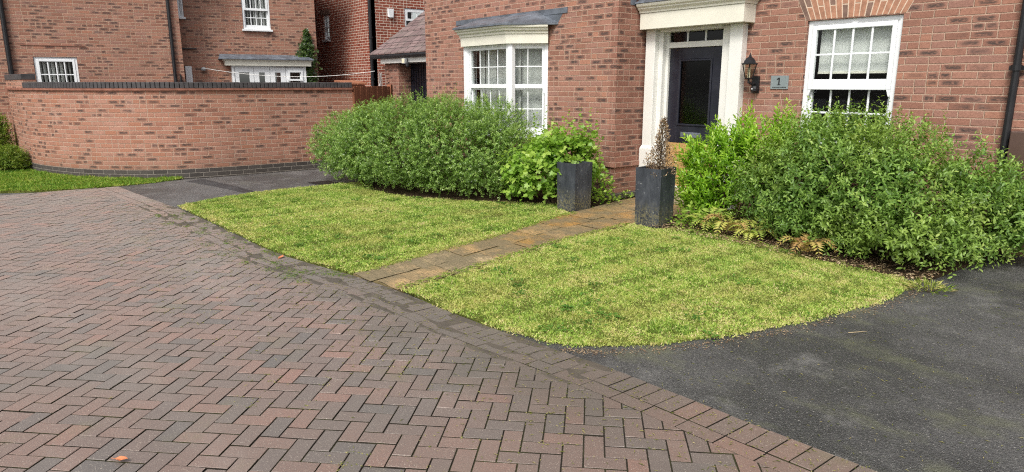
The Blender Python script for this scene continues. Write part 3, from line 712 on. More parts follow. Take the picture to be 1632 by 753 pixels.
# bay window: wide front, canted sides
BY = 6.62; CO = .43
bx0, bx1 = -9.60, -8.45
bp = [(bx0-CO, FY), (bx0, BY), (bx1, BY), (bx1+CO, FY)]
bay = MB(); bay.prism(bp, 0, .775); bay = bay.build('bay_base', MAT['brick'], house)
m = MB(); m.profile(bp, [(-.05, .777), (.05, .777), (.05, .81), (-.05, .825)]); m.build('bay_sill', MAT['white'], bay, bevel=.004)
def bay_face(T, wd, cols, l, r):
    wnd = MB(T); frame_rect(wnd, 0, wd, .826, 2.206, l, r, .06, .03, 0, .09)
    o = wnd.build('window', MAT['white'], house, bevel=.004)
    sash(o, T, l, wd-r, 1.54, 2.18, .045, .065, .045, cols, 2, .012, .075, .016)
    sash(o, T, l+.01, wd-r-.01, .886, 1.545, .03, .05, .03, cols, 2, .045, 0, .016)
    return o
wf = bay_face((bx0, BY, 0), bx1-bx0, 4, .085, .035)
cl = math.hypot(CO, FY-BY)
wc = bay_face((bx1, BY, R(45)), cl, 2, .035, .05)
wl = bay_face((bx0-CO, FY, R(-45)), cl, 2, .05, .035)
m = MB(); 
for px_ in ((bx0, BY), (bx1, BY)):
    m = MB(); m.lathe(px_[0], px_[1]+.045, [(.075, .826), (.075, 2.206)], 8, R(22.5)); m.build('bay_post', MAT['white'], bay)
m = MB()
for i in range(7):                                       # closed pale vertical blinds behind the bay
    x = bx0+.12+i*.155; m.box(x, x+.148, BY+.2+.012*(i % 2), BY+.204+.012*(i % 2), .84, 2.18)
m.build('blind', MAT['curtain'], wf)
m = MB((bx1, BY, R(45))); m.box(-.02, cl-.02, .2, .204, .84, 2.18); m.build('blind', MAT['curtain'], wc)
m = MB(); m.box(-10.0, -8.05, FY+.5, FY+.55, .3, 2.3); m.build('room_back', MAT['room'], wf)
m = MB(); m.profile(bp, [(-.08, 2.207), (.075, 2.207), (.08, 2.345), (.095, 2.35), (.10, 2.38), (.13, 2.40), (.135, 2.425), (.165, 2.44), (.17, 2.467), (-.08, 2.467)])
m.prism(bp, 2.215, 2.465); bc = m.build('bay_cornice', MAT['cream'], house)
k_ = .20; bo = [(bx0-CO-.12, FY-.001), (bx0-.085, BY-k_), (bx1+.085, BY-k_), (bx1+CO+.22, FY-.001)]
m = MB(); m.loft([(x, y, 2.47) for x, y in bo]+[], [(x, y, 2.495) for x, y in bo])
ri = [(bx0-CO-.40, FY-.002), (bx0-.2, FY-.012), (bx1+.2, FY-.012), (bx1+CO+.36, FY-.002)]
m.loft([(x, y, 2.496) for x, y in bo], [(x, y, 2.675) for x, y in ri]); m.build('bay_lead_roof', MAT['lead'], bc)
m = MB(T1); m.box(-10.50, -7.60, -.012, .0015, 2.62, 2.70); m.build('lead_flashing', MAT['lead'], bc)
drainpipe(house, -2.155, DY-.07, 0, 5.2)
m = MB(T0); m.box(-2.10, -1.70, -.16, -.002, .45, 1.18); mb_ = m.build('meter_box', MAT['brown_plastic'], house, bevel=.01)

# wall lantern
lt = thing('wall_lantern', 'black carriage lantern with cream candle tube beside the white door surround', 'wall lamp', (-4.86, DY, 1.52))
LX, LY = -4.875, DY-.15
m = MB(); m.lathe(LX, LY, [(.045, 1.665), (.05, 1.672), (.052, 1.68)], 6); m.lathe(LX, LY, [(.098, 1.838), (.106, 1.842), (.106, 1.85), (.08, 1.856), (.07, 1.885), (.045, 1.915), (.022, 1.925), (.018, 1.94), (.008, 1.955), (.003, 1.975)], 6)
for j in range(6):
    a = 2*math.pi*j/6; m.tube([(LX+.05*math.cos(a), LY+.05*math.sin(a), 1.675), (LX+.092*math.cos(a), LY+.092*math.sin(a), 1.84)], .005, 5)
m.build('lantern_frame', MAT['black_plastic'], lt)
m = MB(); m.lathe(LX, LY, [(.047, 1.68), (.088, 1.838)], 6); m.build('lantern_glass', MAT['lamp_glass'], lt)
m = MB(); m.lathe(LX, LY, [(.016, 1.68), (.016, 1.79), (.01, 1.80)], 10); m.build('candle_tube', MAT['candle'], lt)
m = MB(); m.box(-4.905, -4.81, DY-.03, DY-.001, 1.50, 1.70); m.tube([(-4.86, DY-.02, 1.62), (-4.865, DY-.08, 1.60), (LX, LY, 1.63), (LX, LY, 1.67)], .016, 8); m.lathe(-4.845, DY-.06, [(.02, 1.505), (.04, 1.52), (.042, 1.55), (.03, 1.58)], 12); br_ = m.build('wall_bracket', MAT['black_plastic'], lt, bevel=.003)
m = MB(); m.lathe(-4.85, DY-.10, [(.006, 1.538), (.010, 1.545), (.006, 1.553)], 8); m.build('motion_sensor', MAT['white'], br_)

# house number plate
pl = thing('house_number_plate', 'small grey slate plate with black numeral 1 between lantern and window', 'house sign', (-4.545, DY, 1.62))
m = MB(T0); m.box(-4.66, -4.432, -.012, -.001, 1.545, 1.703); m.build('plate', MAT['slate_plate'], pl, bevel=.003)
m = MB(T0); zx = -4.55
for q in ([(zx-.008, 1.60), (zx+.009, 1.60), (zx+.009, 1.68), (zx-.008, 1.68)], [(zx-.028, 1.652), (zx-.008, 1.662), (zx-.008, 1.68), (zx-.028, 1.664)], [(zx-.022, 1.593), (zx+.023, 1.593), (zx+.023, 1.60), (zx-.022, 1.60)]):
    m.loft([(x, -.0145, z) for x, z in q], [(x, -.0115, z) for x, z in q])
m.build('numeral', MAT['black_plastic'], pl)
m = MB(T0); x = -4.63
while x < -4.46:
    d_ = random.uniform(.006, .016); m.box(x, x+d_, -.0142, -.0115, 1.562, 1.572); x += d_+.005
m.build('street_name_line', MAT['black_plastic'], pl)
for x in (-4.645, -4.447):
    m = MB(T0); m.lathe(x, -.013, [(.004, 1.618), (.004, 1.626)], 8); m.build('screw', MAT['grey_metal'], pl)

# ================================================================== LEFT GARDEN WALL (curved)
def catmull(P, n=12):
    P = [np.array(p, float) for p in P]; P = [2*P[0]-P[1]]+P+[2*P[-1]-P[-2]]; out = []
    for i in range(1, len(P)-2):
        for t in np.linspace(0, 1, n, endpoint=False):
            a, b, c, d = P[i-1:i+3]
            out.append(.5*((2*b)+(-a+c)*t+(2*a-5*b+4*c-d)*t*t+(-a+3*b-3*c+d)*t**3))
    return out+[P[-2]]
WP = catmull(WALLC)
def strip_wall(name, path, th, z0, z1, mat, parent, over=0., v0=0.):
    """vertical strip following a path with arc-length UVs; outer face on the side of the drive"""
    n = len(path); me = bpy.data.meshes.new(name); off = world_loc(parent); vs = []; s = 0; ss = []
    for i, p in enumerate(path):
        d = path[min(n-1, i+1)]-path[max(0, i-1)]; d = d/np.linalg.norm(d); nr = np.array([-d[1], d[0]])
        if i: s += np.linalg.norm(path[i]-path[i-1])
        ss.append(s); a = p+nr*over; b = p-nr*(th+over)
        for q, z in ((a, z0), (a, z1), (b, z1), (b, z0)): vs.append((q[0]-off[0], q[1]-off[1], z-off[2]))
    fs = []; uvs = []
    for i in range(n-1):
        for j in range(4):
            k2 = (j+1) % 4; fs.append((i*4+j, (i+1)*4+j, (i+1)*4+k2, i*4+k2))
            vv = {0: (z0, z1), 1: (0, th), 2: (z1, z0), 3: (th, 0)}[j]
            uvs += [(ss[i], vv[0]), (ss[i+1], vv[0]), (ss[i+1], vv[1]), (ss[i], vv[1])]
    fs += [(0, 1, 2, 3), tuple((n-1)*4+j for j in (3, 2, 1, 0))]
    uvs += [(0, z0), (0, z1), (th, z1), (th, z0), (0, z0), (th, z0), (th, z1), (0, z1)]
    me.from_pydata(vs, [], fs); uvl = me.uv_layers.new(name='UVMap').data
    for l, u in zip(uvl, uvs): l.uv = u
    bm = bmesh.new(); bm.from_mesh(me); bmesh.ops.recalc_face_normals(bm, faces=bm.faces); bm.to_mesh(me); bm.free()
    me.materials.append(MAT[mat]); o = bpy.data.objects.new(name, me); C.objects.link(o); o.parent = parent; return o
gw = thing('garden_wall', 'long curved brick garden wall with black brick coping beside the drive', 'garden wall', (-13, 3, 0))
strip_wall('wall', WP, .2, .0, 1.50, 'brick_wall', gw)
strip_wall('base_course', WP, .2, -.03, .145, 'brick_black', gw, .008)
m_ = strip_wall('creasing', WP, .2, 1.50, 1.535, 'tile_creasing', gw, .035)
cutn = next(i for i, p in enumerate(WP) if p[0] < -15.5)
# coping: bricks on edge
m = MB(); s_ = 0; L_ = [0]
for a, b in zip(WP[:-1], WP[1:]): L_.append(L_[-1]+np.linalg.norm(b-a))
wx, wy = [p[0] for p in WP], [p[1] for p in WP]
def at(s): return np.array([np.interp(s, L_, wx), np.interp(s, L_, wy)])
s = 0.
Scut = L_[cutn]
while s < L_[-1]-.07:
    p, q = at(s+.003), at(s+.069); d = (q-p)/np.linalg.norm(q-p); nr = np.array([-d[1], d[0]]); lift = 0 if s < Scut else .15
    r_ = [p+nr*.016, q+nr*.016, q-nr*.216, p-nr*.216]; jz = random.uniform(-.003, .003)
    m.prism([tuple(x) for x in r_], 1.536+lift, 1.640+lift+jz); s += .075
m.build('coping', MAT['coping'], gw, bevel=.006)
strip_wall('raised_course', WP[cutn:], .2, 1.5355, 1.685, 'brick_wall', gw, .004)

# fence panel between wall end and garage
fx = thing('wooden_fence', 'red-brown close-boarded wooden fence between the garden wall and garage pier', 'fence', (-12.8, 6.1, 0))
A_, B_ = np.array((-12.82, 6.12)), np.array((-13.75, 7.42)); ln = np.linalg.norm(B_-A_); an = math.atan2(B_[1]-A_[1], B_[0]-A_[0])
Tf = (A_[0], A_[1], an); m = MB(Tf); x = 0
while x < ln-.02:
    m.box(x, x+.118, -.01+.006*(int(x/.125) % 2), .012+.006*(int(x/.125) % 2), .05, 1.56+random.uniform(-.006, .006)); x += .125
m.build('board_panel', MAT['fence'], fx)
m = MB(Tf)
for z in (.3, 1.0, 1.45): m.box(0, ln, .02, .07, z, z+.08)
m.build('rail', MAT['fence'], fx)
m = MB(Tf); m.box(ln, ln+.09, -.03, .06, 0, 1.6); m.build('post', MAT['fence'], fx)
sh = thing('garden_shed', 'low brown shed roof showing just above the wooden fence', 'shed', (-14.6, 6.8, 0))
m = MB((-14.5, 6.75, R(80))); m.box(0, .42, 0, .9, 0, 1.60); m.build('shed_wall', MAT['fence'], sh)
m = MB((-14.5, 6.75, R(80))); m.loft([(-.04, -.05, 1.605), (.46, -.05, 1.605), (.46, .95, 1.605), (-.04, .95, 1.605)], [(-.04, -.05, 1.64), (.46, -.05, 1.64), (.46, .95, 1.70), (-.04, .95, 1.70)]); m.build('shed_roof', MAT['fence'], sh)

# ================================================================== GARAGE behind
GY = 7.95
gar = thing('brick_garage', 'brick garage with hipped tile roof, white fascia and black door', 'garage', (-14, 9.5, 0))
m = MB(); m.box(-14.88, -14.27, GY, GY+.5, 0, 2.07); m.box(-14.95, -14.88, GY+.02, 13, 0, 2.2); m.build('wall', MAT['brick_old'], gar)
m = MB(); m.box(-14.7, -11.0, 12.8, 13, 0, 2.2); m.build('rear_wall', MAT['brick_old'], gar)
m = MB(); m.box(-14.265, -11.0, GY+.32, GY+.38, 0, 2.06)
for x in np.arange(-14.25, -11, .11): m.box(x, x+.018, GY+.308, GY+.319, .02, 2.05)
m.build('garage_door', MAT['black_paint'], gar)
m = MB()
for i in range(5): m.box(-14.98+.06*i, -14.725, GY-.02, GY+.2, 2.02-.1*i-.07, 2.02-.1*i)
m.build('corbel', MAT['brick_old'], gar)
m = MB(); m.box(-14.9, -10.8, GY-.12, GY-.09, 2.08, 2.225); m.box(-14.9, -10.8, GY-.09, GY+.62, 2.075, 2.10); m.build('fascia', MAT['offwhite'], gar)
m = MB(); m.tube([(-15.25, GY-.17, 2.235), (-10.8, GY-.17, 2.235)], .05, 8); m.build('gutter', MAT['black_plastic'], gar)
sl35 = math.tan(R(35)); m = MB()
rise = .0; rows = 9
for i in range(rows):                                     # overlapping tile courses as real steps
    y0, y1 = GY-.2+i*.27, GY-.2+(i+1)*.27+.05; z0 = 2.285+i*.27*sl35
    m.loft([(-15.3+.004*i, y0, z0), (-10.6, y0, z0), (-10.6, y1, z0+.32*sl35), (-15.3+.004*i, y1, z0+.32*sl35)], [(-15.3+.004*i, y0, z0+.03), (-10.6, y0, z0+.03), (-10.6, y1, z0+.32*sl35+.004), (-15.3+.004*i, y1, z0+.32*sl35+.004)])
yt = GY-.2+rows*.27
m.build('roof', MAT['roof'], gar)
m = MB(); m.loft([(-15.3, yt, 2.285), (-10.6, yt, 2.285), (-10.6, yt+2.6, 2.285), (-15.3, yt+2.6, 2.285)], [(-15.3, yt, 2.285+2.43*sl35), (-10.6, yt, 2.285+2.43*sl35), (-10.6, yt+.05, 2.285+2.43*sl35), (-15.3, yt+.05, 2.285+2.43*sl35)]); m.build('rear_roof', MAT['roof'], gar)
m = MB(); m.prism([(-15.0, GY+.0), (-14.9, GY+.0), (-14.9, yt), (-15.0, yt)], 2.2, 2.30); m.build('verge_board', MAT['offwhite'], gar)
fl = thing('floodlight', 'small outdoor floodlight fixed to the white garage fascia', 'floodlight', (-13.66, GY-.12, 2.1))
m = MB(); m.box(-13.72, -13.58, GY-.22, GY-.16, 2.05, 2.17); m.tube([(-13.66, GY-.12, 2.1), (-13.66, GY-.17, 2.1)], .02, 8); m.build('lamp_body', MAT['grey_metal'], fl, bevel=.006)
m = MB(); m.box(-13.705, -13.595, GY-.225, GY-.221, 2.065, 2.155); m.build('lens', MAT['candle'], fl)
m = MB(); m.lathe(-13.55, GY-.17, [(.03, 1.97), (.045, 2.0), (.04, 2.06), (.02, 2.10)], 10); m.build('motion_sensor', MAT['black_plastic'], fl)

# ================================================================== NEIGHBOUR HOUSE (left)
LA = R(80); PA = (-19.1, 4.1); PBx = (-19.789, 4.2216)
nh = thing('brick_house', 'two-storey orange brick house rising behind the curved garden wall', 'house', (PA[0], PA[1], 0))
TA = (PA[0], PA[1], LA); TB = (PBx[0], PBx[1], LA)
m = MB(TA); wall(m, -9, .365, 0, 5.2, .11, [(-2.78, -1.915, .95, 2.23)]); m.box(.255, .365, .11, 7, 0, 5.2); m.build('wall', MAT['brick_left'], nh)
m = MB(TB); wall(m, .0, 3.885, 0, 5.2, .11, [(1.96, 2.675, 3.05, 4.3), (.38, .53, 3.3, 4.4), (1.6, 3.48, .1, 2.1)]); m.box(3.775, 3.885, .11, 6, 0, 5.2); m.build('wall', MAT['brick_left'], nh)
m = MB(TA); m.loft([(-9.3, -.4, 5.2), (.7, -.4, 5.2), (.7, 7.5, 5.2), (-9.3, 7.5, 5.2)], [(-7, 3.5, 7.8), (-1, 3.5, 7.8), (-1, 3.6, 7.8), (-7, 3.6, 7.8)]); m.build('roof', MAT['roof'], nh)
m = MB(TB); m.loft([(-.3, -.4, 5.2), (4.2, -.4, 5.2), (4.2, 6.5, 5.2), (-.3, 6.5, 5.2)], [(.5, 3, 7.3), (3, 3, 7.3), (3, 3.1, 7.3), (.5, 3.1, 7.3)]); m.build('roof', MAT['roof'], nh)
w1_ = sash_window(nh, TA, -2.775, -1.92, .95, 2.225, 1.50, 4, 2, 2, .03, .05, bar=.025, horns=0); slats(w1_, TA, -2.72, -1.97, 1.0, 2.18, .15, 9, 'offwhite', .95)
m = MB(TA); m.box(-3.0, -1.72, -.014, -.002, 2.48, 2.495); m.build('lintel_joint', MAT['tile_creasing'], nh)
w2_ = sash_window(nh, TB, 1.965, 2.67, 3.06, 4.3, 3.58, 4, 2, 2, .02, .045, bar=.022, horns=0); slats(w2_, TB, 2.0, 2.64, 3.08, 4.2, .14, 8, 'offwhite', .8)
w3_ = sash_window(nh, TB, .385, .525, 3.3, 4.4, 3.8, 1, 2, 2, .0, .03, bar=.02, horns=0)
m = MB(TB); m.box(.43, .59, -.05, -.002, 1.2, 2.067); m.build('meter_cupboard', MAT['white'], nh, bevel=.01)
m = MB(TB); m.tube([(.37, -.04, 2.51), (.75, -.04, 2.515)], .02, 6); m.build('waste_pipe', MAT['black_plastic'], nh)
def pipe_local(T, x, r=.04):
    m = MB(T); m.tube([(x, -.06, 0), (x, -.06, 5.2)], r, 10); m.build('drainpipe', MAT['black_plastic'], nh)
pipe_local(TA, -3.225, .05); pipe_local(TA, .145, .042)
m = MB(TA); m.tube([(.27, -.05, 0), (.27, -.05, 1.85)], .022, 8); m.build('waste_pipe', MAT['black_plastic'], nh)
# french doors with canopy
m = MB(TB); frame_rect(m, 1.55, 3.50, .12, 2.09, .06, .06, .05, .02, -.22, -.14)
m.box(1.55, 1.60, -.14, 0, .12, 2.09); m.box(3.45, 3.50, -.14, 0, .12, 2.09); bf = m.build('french_doors', MAT['white'], nh, bevel=.004)
for i, (a, b) in enumerate(((1.62, 2.10), (2.11, 2.52), (2.53, 2.94), (2.95, 3.44))):
    m = MB(TB); s_ = .11 if i in (0, 3) else .13; frame_rect(m, a, b, .2, 2.06, s_, s_, .3, .14, -.2, -.15)
    lf = m.build('door_leaf', MAT['white'], bf, bevel=.004)
    m = MB(TB); m.box(a+s_-.01, b-s_+.01, -.178, -.172, .45, 1.93); m.build('pane', MAT['glass'], bf)
m = MB(TB); frame_rect(m, 3.0, 3.40, 1.70, 1.98, .05, .05, .05, .05, -.245, -.204); m.build('top_light', MAT['white'], bf)
m = MB(TB); m.profile([(1.42, 0), (1.42, -.28), (3.60, -.28), (3.60, 0)], [(-.05, 2.095), (.03, 2.095), (.035, 2.21), (.06, 2.22), (.08, 2.25), (-.05, 2.25)]); m.box(1.42, 3.60, -.28, -.001, 2.10, 2.25); cb = m.build('canopy', MAT['cream'], nh)
m = MB(TB); m.loft([(1.25, -.40, 2.255), (3.70, -.40, 2.255), (3.70, -.001, 2.255), (1.25, -.001, 2.255)], [(1.25, -.40, 2.275), (3.70, -.40, 2.275), (3.55, -.003, 2.40), (1.30, -.003, 2.40)]); m.build('canopy_lead', MAT['lead'], cb)
ol = thing('outdoor_light', 'small round grey outdoor light on the brick wall left of french doors', 'wall light', (-19.62, 5.1, 2.0))
m = MB(TB); m.box(.84, .90, -.03, -.001, 1.96, 2.03); m.build('back_plate', MAT['grey_metal'], ol)
m = MB(TB); m.lathe(.87, -.07, [(.02, 1.95), (.055, 1.965), (.065, 2.0), (.05, 2.04), (.02, 2.05)], 12); m.build('lamp_body', MAT['grey_metal'], ol)

# red house far behind
rh = thing('brick_house', 'bright red brick house with pale mortar in the far background', 'house', (-22, 12, 0))
RXc, RYc = -18.14, 9.31
m = MB((0, RYc, 0)); wall(m, -26, RXc, 0, 6.2, .11, [(-21.46, -21.02, 2.97, 3.75)]); m.build('wall', MAT['brick_red'], rh)
Tr = (RXc, RYc, R(90))
m = MB(Tr); wall(m, .0, 7, 0, 6.2, .11, [(1.06, 1.75, 3.15, 3.77)]); m.build('wall', MAT['brick_red'], rh)
m = MB(); m.loft([(-26.4, 8.9, 6.2), (-17.7, 8.9, 6.2), (-17.7, 16.5, 6.2), (-26.4, 16.5, 6.2)], [(-23.5, 12.6, 8.8), (-20.5, 12.6, 8.8), (-20.5, 12.7, 8.8), (-23.5, 12.7, 8.8)]); m.build('roof', MAT['roof'], rh)
sash_window(rh, (0, RYc, 0), -21.455, -21.025, 2.975, 3.745, 3.36, 2, 2, 2, .02, .045, horns=0)
sash_window(rh, Tr, 1.065, 1.745, 3.155, 3.765, 3.45, 3, 1, 1, .02, .05, horns=0, bar=.025)
m = MB((0, RYc, 0)); m.box(-21.6, -20.9, -.02, .004, 3.76, 3.90); m.build('window_arch', MAT['voussoir_dark'], rh)
drainpipe(rh, RXc+.02, RYc-.07, 0, 6.2, .045)
ab = thing('alarm_box', 'white burglar alarm box high on the red brick wall', 'alarm box', (RXc, RYc+.6, 3.6))
m = MB(Tr); m.loft([(.50, -.002, 3.50), (.69, -.002, 3.50), (.69, -.002, 3.72), (.50, -.002, 3.72)], [(.53, -.07, 3.47), (.66, -.07, 3.47), (.68, -.07, 3.71), (.51, -.07, 3.71)]); m.build('alarm_cover', MAT['white'], ab, bevel=.008)

# washing line
e0, e1 = np.array((-19.5, 5.05, 2.02)), np.array((-17.95, 9.24, 1.97)); pts = []
for t in np.linspace(0, 1, 24): p = e0+(e1-e0)*t; p[2] -= .34*4*t*(1-t)*.55; pts.append(tuple(p))
m = MB(); m.tube(pts, .007, 5); tag(m.build('washing_line', MAT['rope']), 'white washing line sagging behind the curved garden wall', 'washing line')
m = MB(); p0 = np.array((-14.62, 7.62, 1.62)); n_ = 5; vs = []
for i in range(n_):
    for j in range(6): vs.append((p0[0]-.02*i+.015*math.sin(i*2.1+j), p0[1]+.03*i, 1.86-.06*j+.01*math.sin(i*1.7)))
m.add(vs, [(i*6+j, (i+1)*6+j, (i+1)*6+j+1, i*6+j+1) for i in range(n_-1) for j in range(5)])
o = m.build('hanging_cloth', MAT['rope']); tag(o, 'pale cloth hanging up beside the garage corbel', 'laundry'); o.modifiers.new('solid', 'SOLIDIFY').thickness = .004

# ================================================================== PLANTERS
def tall_planter(x0, y0, wd, h, label, rot, soil=.05, taper=.94):
    t = thing('tall_planter', label, 'planter', (x0, y0, 0), 'tall square planters flanking the path')
    ca, sa = math.cos(rot), math.sin(rot)
    def ring(w_, z, c=wd/2):
        return [(x0+(ca*a-sa*b), y0+(sa*a+ca*b), z) for a, b in ((-wd/2-w_/2, wd/2-w_/2), (-wd/2+w_/2, wd/2-w_/2), (-wd/2+w_/2, wd/2+w_/2), (-wd/2-w_/2, wd/2+w_/2))]
    m = MB(); r = [ring(wd*taper, .0), ring(wd, h), ring(wd-.03, h), ring(wd*taper-.03, .1)]
    for a, b in zip(r[:-1], r[1:]): m.add(a+b, [(i, (i+1) % 4, 4+(i+1) % 4, 4+i) for i in range(4)])
    m.add(r[0], [(3, 2, 1, 0)]); m.add(r[3], [(0, 1, 2, 3)])
    m.build('planter_body', MAT['planter'], t, bevel=.004)
    m = MB(); a, b = ring(wd-.036, h-soil-.05), ring(wd-.036, h-soil); m.loft(a, b); m.build('soil', MAT['soil'], t)
    return t
tall_planter(-6.2, 5.93, .33, .62, 'empty black square planter left of the path by the broad-leaved bush', R(4))
tall_planter(-4.88, 5.99, .335, .67, 'black square planter right of the path holding a dead conifer', R(9))
# dead conifer
dc = thing('dead_conifer', 'dead brown cone-shaped conifer standing in the right-hand planter', 'dead plant', (-5.05, 6.18, .6))
N_ = 2500; t_ = rng.random(N_)**1.9; hgt = .60+.62*t_; rad = (.17*(1-t_)**1.1+.016)*np.sqrt(rng.random(N_)); az = rng.random(N_)*6.283
rad = rad*(1+.45*np.sin(az*3+hgt*23)*np.sin(hgt*41+az)); P = np.stack([-5.06+rad*np.cos(az)+.03*t_, 6.18+rad*np.sin(az), hgt+rng.normal(size=N_)*.012], 1)
D = nrmz(np.stack([np.cos(az), np.sin(az), np.full(N_, .8)], 1)+rng.normal(size=(N_, 3))*.5)
leaf_object('dead_foliage', [place(KITE, P, D, nrmz(rng.normal(size=(N_, 3))), rng.uniform(.014, .034, N_), rng.uniform(.008, .015, N_), rng.random(N_))], MAT['dead'], dc)
m = MB(); m.tube([(-5.06, 6.18, .55), (-5.05, 6.18, .85), (-5.03, 6.18, 1.24)], .012, 6, .002)
for i in range(46):
    t = random.random()**1.2; a = random.random()*6.28; r_ = .17*(1-t)+.02; z = .60+.5*t
    m.tube([(-5.05, 6.18, z-.03), (-5.05+r_*.5*math.cos(a), 6.18+r_*.5*math.sin(a), z+.03), (-5.05+r_*math.cos(a), 6.18+r_*math.sin(a), z+.12)], .004, 4, .0012)
m.build('stem', MAT['bark'], dc, uv=False)

# ================================================================== SHRUBS
def shrub(name, label, cat, lobes, ntw, tpl, L, k, leaf, wid, mat, tips=12, group=None, amp=.10, freq=2.6, depth=.22, up=.35, jit=.45, openness=.8, inner=.35, extra=None, droop=0, zmin=.06):
    c = np.mean([l[:2] for l in lobes], axis=0); t = thing(name, label, cat, (c[0], c[1], 0), group)
    P, N = lobe_points(lobes, ntw, zmin=zmin, amp=amp, freq=freq); packs = [sprays(P, N, tpl, L, k, leaf, wid, up, jit, depth, openness, droop=droop)]
    if inner:
        P2, N2 = lobe_points([(*l[:3], l[3]*.74, l[4]*.74, l[5]*.78) for l in lobes], int(ntw*inner), zmin=zmin, cut=.8, amp=amp)
        packs.append(sprays(P2, N2, tpl, L, k, leaf*1.1, wid*1.15, up, jit*1.4, depth*1.5, openness))
    if extra: packs += extra
    leaf_object('foliage', packs, mat, t)
    tp_ = []
    for i in range(tips):
        l = lobes[i % len(lobes)]; u = nrmz(rng.normal(size=3)); u[2] = abs(u[2]); tp_.append((l[0]+u[0]*l[3]*.8, l[1]+u[1]*l[4]*.8, max(.1, l[2]+u[2]*l[5]*.8)))
    stems('stem', tuple(c), tp_, t)
    return t

def tall_sprigs(spots, tpl, L, k, leaf, wid, up=1.6, jit=.2):
    P = np.array(spots, float); N = np.tile(np.array([[0, 0, 1.]]), (len(P), 1))
    return sprays(P, N, tpl, L, k, leaf, wid, up, jit, .0001, .7)
# left rounded hedge
LH = [(-10.78,4.95,.58,.64,.60,.60),(-10.2,5.0,.62,.62,.62,.62),(-9.95,5.05,.66,.72,.66,.66),(-9.45,5.05,.70,.85,.72,.70),(-8.85,5.15,.76,.85,.72,.70),(-8.3,5.35,.72,.75,.70,.70),(-7.85,5.65,.62,.66,.62,.64),(-7.5,5.9,.48,.50,.48,.52),(-9.2,5.9,.76,.95,.75,.68),(-8.3,6.1,.74,.8,.7,.68)]
sp_ = [(-8.6+random.uniform(-.9, 1.0), 5.55+random.uniform(-.5, .6), random.uniform(1.33, 1.5)) for _ in range(34)]
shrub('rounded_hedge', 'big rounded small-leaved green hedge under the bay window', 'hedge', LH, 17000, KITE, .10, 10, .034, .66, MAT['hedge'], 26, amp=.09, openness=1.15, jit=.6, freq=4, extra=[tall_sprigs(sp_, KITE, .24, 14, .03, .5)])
# broad-leaved plant between hedge and planter
VB = [(-7.05,5.85,.42,.42,.36,.40),(-6.75,6.05,.52,.34,.32,.42),(-6.95,6.3,.68,.42,.34,.34),(-6.62,6.45,.60,.36,.32,.44)]
sv_ = [(-7.0+random.uniform(-.45, .55), 6.35+random.uniform(-.25, .3), random.uniform(.8, 1.15)) for _ in range(46)]
shrub('broad_leaved_bush', 'loose broad-leaved bright green bush behind the empty planter', 'bush', VB, 560, LOBED, .24, 5, .085, .95, MAT['vine'], 22, amp=.2, depth=.18, up=.2, inner=.6, extra=[tall_sprigs(sv_, LOBED, .28, 7, .055, .9)])
# bright upright laurel-like shrub
LB = [(-4.99,6.75,.50,.28,.3,.50),(-4.62,6.72,.55,.34,.34,.55),(-4.35,6.85,.78,.42,.36,.48),(-4.05,7.05,.85,.42,.36,.46),(-4.72,6.6,.35,.24,.24,.36)]
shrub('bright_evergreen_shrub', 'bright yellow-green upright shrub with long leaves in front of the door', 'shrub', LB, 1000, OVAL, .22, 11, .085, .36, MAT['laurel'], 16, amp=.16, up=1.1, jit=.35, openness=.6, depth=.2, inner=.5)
# big right-hand shrub
RB = [(-3.75,6.65,.55,.62,.55,.62),(-3.2,6.55,.62,.72,.62,.72),(-2.7,6.6,.60,.66,.66,.70),(-2.25,6.95,.50,.55,.62,.58),(-3.2,7.0,.86,.85,.5,.58),(-2.4,6.35,.36,.55,.46,.42),(-3.0,6.35,.34,.5,.36,.36),(-1.95,7.3,.45,.45,.4,.5)]
sr_ = [(-3.2+random.uniform(-.9, .7), 6.85+random.uniform(-.35, .4), random.uniform(1.12, 1.32)) for _ in range(20)]
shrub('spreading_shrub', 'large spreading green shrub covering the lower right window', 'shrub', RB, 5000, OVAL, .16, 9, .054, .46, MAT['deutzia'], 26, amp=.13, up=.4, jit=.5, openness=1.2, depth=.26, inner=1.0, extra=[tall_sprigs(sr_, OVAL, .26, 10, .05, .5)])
# shrubs by the far left of the wall
shrub('tall_shrub', 'tall leafy shrub at the far left end of the garden wall', 'shrub', [(-17.35,.27,.5,.42,.40,.62),(-17.8,-.25,.55,.5,.5,.7)], 2600, OVAL, .16, 8, .06, .5, MAT['yellowish'], 8)
shrub('dome_shrub', 'small dome-shaped yellow-green shrub on the left grass strip', 'shrub', [(-15.95,.5,.2,.34,.32,.28)], 1700, KITE, .11, 9, .035, .5, MAT['yellowish'], 6)
# ivy up the neighbour's wall
iv = thing('climbing_ivy', 'climber growing up the brick corner beside the french doors', 'climber', (-19.15, 7.8, 0))
n_ = 3600; z_ = 3.1*rng.random(n_)**.75; wv = np.clip(.24-.05*np.abs(z_-2.0), .04, .24)*np.clip((3.15-z_)/.6, .25, 1); xx = 3.57+rng.normal(size=n_)*wv*.55+.03*np.sin(z_*5)
ca_, sa_ = math.cos(LA), math.sin(LA); yy_ = -.02-rng.random(n_)*.14
P = np.stack([TB[0]+xx*ca_-yy_*sa_, TB[1]+xx*sa_+yy_*ca_, z_], 1)
leaf_object('foliage', [place(LOBED, P, nrmz(rng.normal(size=(n_, 3))*.6+np.array([.5, 0, -.5])), nrmz(np.array([.9, -.2, .5])+rng.normal(size=(n_, 3))*.4), rng.uniform(.04, .08, n_), rng.uniform(.04, .07, n_), rng.random(n_))], MAT['ivy'], iv)
m = MB(TB); m.tube([(3.57, -.02, 0), (3.6, -.02, 1.2), (3.55, -.02, 2.2), (3.58, -.02, 3.0)], .015, 5, .004); m.build('stem', MAT['bark'], iv, uv=False)

